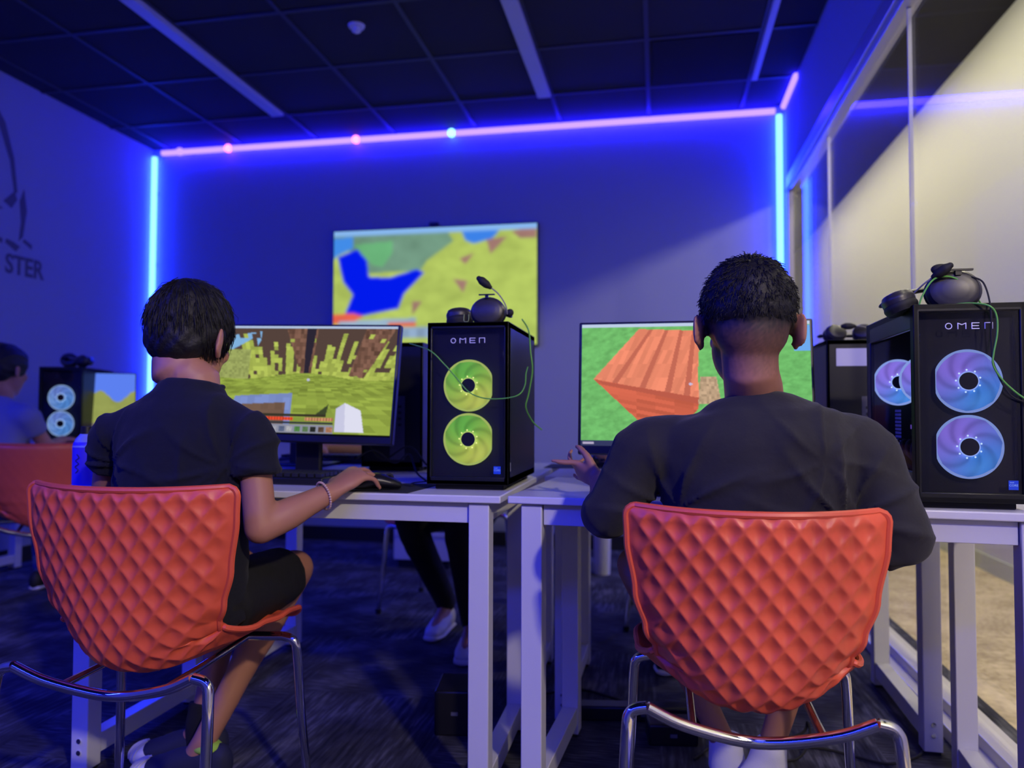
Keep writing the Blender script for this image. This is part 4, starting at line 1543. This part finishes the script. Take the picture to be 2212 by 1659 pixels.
# ------------------------------------------------------------------ desk things
def keyboard(loc, rz, label):
    t = thing('keyboard', label, 'keyboard', loc, rz, 'keyboards')
    MB().box((0, 0, .010), (.43, .135, .020)).build('case', BLACK, t, bevel=.004)
    mb = MB()
    for j in range(5):
        for i in range(18):
            mb.box((-.2 + i * .0235, -.05 + j * .0245, .026), (.018, .018, .010))
    tag(mb.build('keys', mat('key_plastic', (.02, .02, .024), .45), t, smooth=False), kind='stuff')
    mb = MB()
    mb.box((0, .0655, .016), (.41, .002, .004))
    mb.build('edge_light', emission('kb_glow', (.10, .08, 1), .35), t, smooth=False)
    return t


keyboard((-1.09, 1.975, .75), rad(-3), 'black keyboard in front of the meadow monitor')
keyboard((.10, 1.885, .75), rad(-3), 'black keyboard in front of the boy in charcoal')
keyboard((-1.22, 2.77, .75), rad(180), 'black keyboard on the far left table')
keyboard((-.02, 2.79, .75), rad(180), 'black keyboard on the far right table')


def mouse(loc, rz, label, lc):
    t = thing('mouse', label, 'computer mouse', loc, rz, 'computer mice')
    mb = MB().tube([(0, -.052, .014), (0, -.03, .020), (0, .0, .023), (0, .03, .018), (0, .052, .012)], [(.022, .012), (.030, .018), (.029, .0205), (.028, .016), (.022, .010)], 20, hint=(1, 0, 0), sub=4)
    b = remeshed('shell', mb, BLACK, t, (0, 0, 0), .003, 3)
    MB().torus((0, .03, .030), .008, .0035, 'x', 18, 8).build('wheel', RUBBER, t)
    MB().ell((0, -.046, .020), (.011, .012, .007), 14, 10).build('logo_light', emission('mouse_light_%d' % int(lc[0] * 100 + lc[1] * 10), lc, 1.3), t)
    return t


mouse((-.692, 1.812, .752), rad(-66), 'black mouse with cyan lights under the hand of the boy in navy', (.05, .8, 1))
mouse((ha.x + .0, 2.80, .752), rad(180), 'mouse with violet light on the far left table', (.35, .15, 1))
mouse((hc_.x - .03, 2.78, .752), rad(180), 'mouse with white light on the far right table', (.8, .95, 1))
mp = thing('mousepad', 'black cloth mousepad under the mouse of the boy in navy', 'mousepad', (-.700, 1.885, .75), rad(-4), 'mousepads')
MB().box((0, 0, .001), (.22, .22, .002)).build('cloth', mat('pad_cloth', (.012, .013, .02), .85), mp, bevel=.0008)
pp_ = atz(1240, 1012, .75)
mp2 = thing('mousepad', 'dark blue mousepad on the far right table, left of the boy in charcoal', 'mousepad', (hc_.x - .05, 2.76, .75), 0, 'mousepads')
MB().box((0, 0, .001), (.30, .20, .002)).build('cloth', mat('pad_cloth_blue', (.012, .015, .06), .85), mp2, bevel=.0008)

# bottle at the left end of the left table
pb_ = atz(181, 1062, .75)
bt = thing('bottle', 'translucent blue bottle with dark script on the left end of the left table', 'bottle', (-1.508, 1.792, .75))
BL = mat('blue_bottle', (.05, .03, .75), .25, spec=.6)
MB().tube([(0, 0, 0), (0, 0, .006), (0, 0, .10), (0, 0, .118), (0, 0, .135)], [.031, .034, .034, .029, .016], 28, sub=3, cap='flat').build('body', BL, bt)
MB().tube([(0, 0, .101), (0, 0, .118), (0, 0, .136)], [.0348, .0298, .0168], 28, sub=3, cap='flat').build('shoulder', mat('clear_blue', (.2, .25, .7), .15), bt)
MB().tube([(0, 0, .134), (0, 0, .156)], [.016, .015], 24, cap='flat').build('cap', BLACK, bt)
sc_ = MB()
sc_.tube(curve_pts([(.0, -.0347, .082), (.006, -.0345, .074), (-.004, -.0347, .066), (.005, -.0346, .058), (-.005, -.0347, .050), (.004, -.0347, .042), (-.003, -.0348, .034)], 6), .0012, 6)
sc_.build('script', mat('dark_print', (.01, .005, .12), .5), bt)


# headsets
def headset(label, loc, rz, cupA, cupB, band, mic, mic2=None, s=1.0, boom=(.5, .5, .5)):
    t = thing('headset', label, 'headset', loc, rz, 'gaming headsets')
    for c, ax, rr in (cupA, cupB):
        c, ax = Vector(c), Vector(ax).normalized()
        q = ax.to_track_quat('Z', 'Y').to_matrix().to_4x4()
        M = Matrix.Translation(c) @ q
        mb = MB().tube([(0, 0, .022), (0, 0, .017), (0, 0, .006), (0, 0, -.004)], [(rr * .45, rr * .35), (rr * .88, rr * .74), (rr, rr * .86), (rr * .98, rr * .84)], 36, M=M, hint=(1, 0, 0), sub=4, cap='flat')
        e = mb.build('ear_cup', mat('headset_shell', (.030, .028, .030), .38), t)
        MB().tube([(0, 0, -.003), (0, 0, -.012), (0, 0, -.024)], [(rr * .96, rr * .82), (rr * 1.02, rr * .88), (rr * .90, rr * .76)], 32, M=M, hint=(1, 0, 0), sub=4, cap='flat').build('cushion', BLACKM, e)
    MB().tube(curve_pts(band, 8), [(.013, .006)] * (8 * (len(band) - 1) + 1), 12, hint=(0, 1, 0)).build('headband', BLACK, t)
    m0, m1 = Vector(mic[0]), Vector(mic[-1])
    b = MB().tube(curve_pts(mic, 7), .0018, 8).build('boom', mat('boom_grey', (.25, .25, .22), .5), t)
    d = (m1 - Vector(mic[-2])).normalized()
    MB().tube([m1 - d * .006, m1 + d * .006, m1 + d * .020, m1 + d * .030], [.006, .0105, .0110, .007], 16, sub=3).build('microphone', BLACKM, b)
    return t


HZ = .75 + .426
h1 = headset('black headset lying on the green-lit computer, microphone raised', (-.4755, 1.93, HZ), 0,
             ((.040, 0, .032), (.06, -1, .12), .046), ((-.045, .03, .024), (-.15, .25, 1), .036),
             [(-.075, .05, .018), (-.03, .10, .045), (.03, .12, .05), (.075, .08, .035), (.085, .03, .03)],
             [(.092, -.005, .026), (.088, -.012, .05), (.070, -.02, .078), (.045, -.025, .098)])
MB().box((.040, -.018, .076), (.042, .006, .003)).build('slider', BLACK, h1, smooth=False)
MB().box((.040, -.018, .071), (.008, .006, .010)).build('slider_post', BLACK, h1, smooth=False)
MB().ell((.098, .0, .030), (.010, .008, .010), 16, 10).build('boom_joint', BLACKM, h1)
MB().tube(curve_pts([(-.014, -.042, .022), (-.014, -.044, .006), (-.008, -.045, .003), (-.002, -.044, .006), (-.002, -.042, .022)], 5), .0012, 6).build('cable_loop', mat('olive_cable', (.25, .32, .10), .5), h1)
h2 = headset('black headset with a green cable lying on the blue-lit computer, one cup over its edge', (.632, 1.78, HZ), 0,
             ((-.010, -.01, .033), (-.12, -1, .10), .054), ((-.118, -.01, .012), (-.35, .15, 1), .040),
             [(-.140, .02, .012), (-.08, .10, .045), (.0, .12, .06), (.05, .09, .05), (.055, .03, .04)],
             [(-.085, .0, .032), (-.072, -.02, .048), (-.058, -.03, .060), (-.050, -.035, .066)])
MB().box((-.008, -.030, .076), (.060, .008, .004)).build('slider', BLACK, h2, smooth=False)
MB().box((-.006, -.028, .071), (.012, .008, .012)).build('slider_post', BLACK, h2, smooth=False)
MB().ell((-.040, -.03, .078), (.020, .010, .012), 18, 12).build('foam_tip', BLACKM, h2)
h3 = headset('black headset lying on top of the white-labelled computer', (.625, 2.68, HZ), 0,
             ((-.045, 0, .034), (.3, -1, .6), .036), ((.045, 0, .034), (-.3, -1, .6), .036),
             [(-.085, .03, .03), (-.05, .08, .035), (.03, .09, .035), (.085, .03, .03), (.06, -.03, .02)],
             [(.05, -.03, .05), (.02, -.04, .055), (-.0, -.04, .055)])
h4 = headset('black headset on top of the pale-blue-fan computer at the far left', (-3.13, 3.60, HZ), 0,
             ((-.02, 0, .045), (.3, -1, .3), .046), ((.06, 0, .04), (-.3, -1, .6), .04),
             [(-.085, .03, .03), (-.05, .08, .065), (.03, .09, .065), (.085, .03, .03), (.06, -.03, .02)],
             [(.05, -.03, .05), (.02, -.04, .055), (-.0, -.04, .055)])

# green cables
def cable(name, label, pts, r, m, cat='cable', group=None, k=8):
    off = Vector(pts[0])
    mb = MB().tube(curve_pts(pts, k), r, 8)
    o = mb.build(name, m, None, off=off)
    o.location = off
    return tag(o, label, cat, group)


yf = 1.852
cable('cable', 'thin green cable looping across the front of the green-lit computer', [at(885, 742, 1.95), at(928, 757, yf), at(958, 785, yf), at(985, 815, yf), at(1012, 846, yf), at(1045, 860, yf), at(1085, 861, yf), at(1120, 853, 1.852),
       at(1134, 832, 1.89), at(1136, 808, 1.92), at(1140, 793, 1.95)], .0016, GREEN, group='green cables')
cable('cable', 'green cable hanging down the side of the green-lit computer', [at(1128, 690, 2.06), at(1142, 715, 2.04), at(1146, 760, 2.02), at(1150, 800, 2.02), at(1142, 850, 2.02), at(1136, 880, 2.02), at(1150, 910, 2.06), at(1170, 928, 2.10)], .002, GREEN, group='green cables')
y2 = 1.700
cable('cable', 'green cable running from the right headset across the front of the blue-lit computer', [at(1984, 664, 1.735), at(1992, 640, 1.735), at(2010, 610, 1.74), at(2030, 598, 1.745), at(2060, 600, 1.75), at(2095, 622, 1.76), at(2118, 655, 1.78)], .0019, GREEN, group='green cables')
cable('cable', 'green cable drooping in front of the upper blue fan', [at(2062, 658, 1.74), at(2095, 655, 1.72), at(2135, 660, y2), at(2152, 680, y2), at(2154, 720, y2), at(2146, 765, y2), at(2146, 790, y2), at(2165, 820, y2), at(2195, 848, y2), at(2222, 866, y2)], .0019, GREEN, group='green cables')
cable('cable', 'black cable beside the green one on the front of the blue-lit computer', [at(2100, 598, 1.75), at(2125, 612, 1.74), at(2140, 665, 1.703), at(2142, 740, 1.703), at(2148, 790, 1.703), at(2180, 850, 1.703), at(2222, 872, 1.703)], .0018, RUBBER)
# black leads behind the left monitor and on the left table
cable('cable', 'black leads tangled behind the left monitor', [(-.93, 2.25, .80), (-.86, 2.22, .83), (-.80, 2.24, .79), (-.74, 2.20, .82), (-.70, 2.15, .77), (-.64, 2.05, .755)], .0028, RUBBER)
cable('cable', 'black lead crossing behind the stand of the left monitor', [(-.90, 2.26, .85), (-.84, 2.25, .80), (-.76, 2.26, .84), (-.69, 2.24, .78), (-.62, 2.22, .757)], .0028, RUBBER)
cable('cable', 'black mouse cable on the left table', [(-.69, 1.885, .765), (-.66, 1.92, .756), (-.63, 1.90, .756), (-.65, 1.97, .756), (-.60, 2.06, .756)], .0016, RUBBER)
# floor leads and power boxes under the tables
fl = .006
cable('cable', 'black floor cable looping below the orange chair at the right', [atz(1500, 1640, fl), atz(1560, 1600, fl), atz(1650, 1602, fl), atz(1730, 1585, .03), atz(1745, 1560, .06), atz(1748, 1600, .03), atz(1720, 1640, fl), atz(1660, 1640, fl)], .004, RUBBER)
cable('cable', 'long black floor cable running right below the right table', [atz(1690, 1608, fl), atz(1780, 1618, fl), atz(1850, 1635, fl), atz(1920, 1650, fl), atz(1985, 1632, fl), atz(2000, 1600, fl)], .004, RUBBER)
cable('cable', 'black floor cable behind the left leg of the right table', [atz(1165, 1500, fl), atz(1250, 1490, fl), atz(1300, 1500, fl), atz(1345, 1515, fl)], .004, RUBBER)
pw = atz(1450, 1592, 0)
for lb, loc, sz in (('black power box on the floor below the right orange chair', (pw.x, 2.28, 0), (.14, .09, .06)),
                    ('black power box on the floor between the two tables', (-.60, 2.26, 0), (.12, .16, .13)),
                    ('flat black power strip on the floor below the right table', (-.05, 2.42, 0), (.42, .06, .045))):
    t = thing('power_box', lb, 'power adapter', loc, rad(8), 'power boxes on the floor')
    MB().box((0, 0, sz[2] / 2), sz).build('housing', BLACK, t, bevel=.006)
    MB().box((0, -sz[1] / 2 - .001, sz[2] * .5), (.02, .002, .01)).build('switch', mat('grey_switch', (.1, .1, .14), .5), t, smooth=False)

# white cabinet against the back wall
cb = thing('cabinet', 'white cabinet on the floor near the back wall, below the left table', 'cabinet', (-1.40, 4.42, 0))
MB().box((0, .20, .31), (.36, .40, .52)).build('body', WHITE, cb, bevel=.004)
MB().box((0, .21, .025), (.32, .36, .05)).build('plinth', BLACKM, cb, smooth=False)
for z in (.44, .27):
    d_ = MB().box((0, -.004, z), (.34, .010, .15)).build('drawer', WHITE, cb, bevel=.002)
    MB().box((0, -.013, z + .04), (.10, .010, .012)).build('handle', ALU, d_, bevel=.002)
cb2 = thing('bin', 'slim white bin on the floor near the back wall, below the right table', 'bin', (-.325, 4.45, 0))
MB().tube([(0, .05, 0), (0, .05, .42)], [.045, .055], 20, cap='flat').build('body', WHITE, cb2)
MB().tube([(0, .05, .42), (0, .05, .44)], [.058, .050], 20, cap='flat').build('lid', WHITE, cb2)
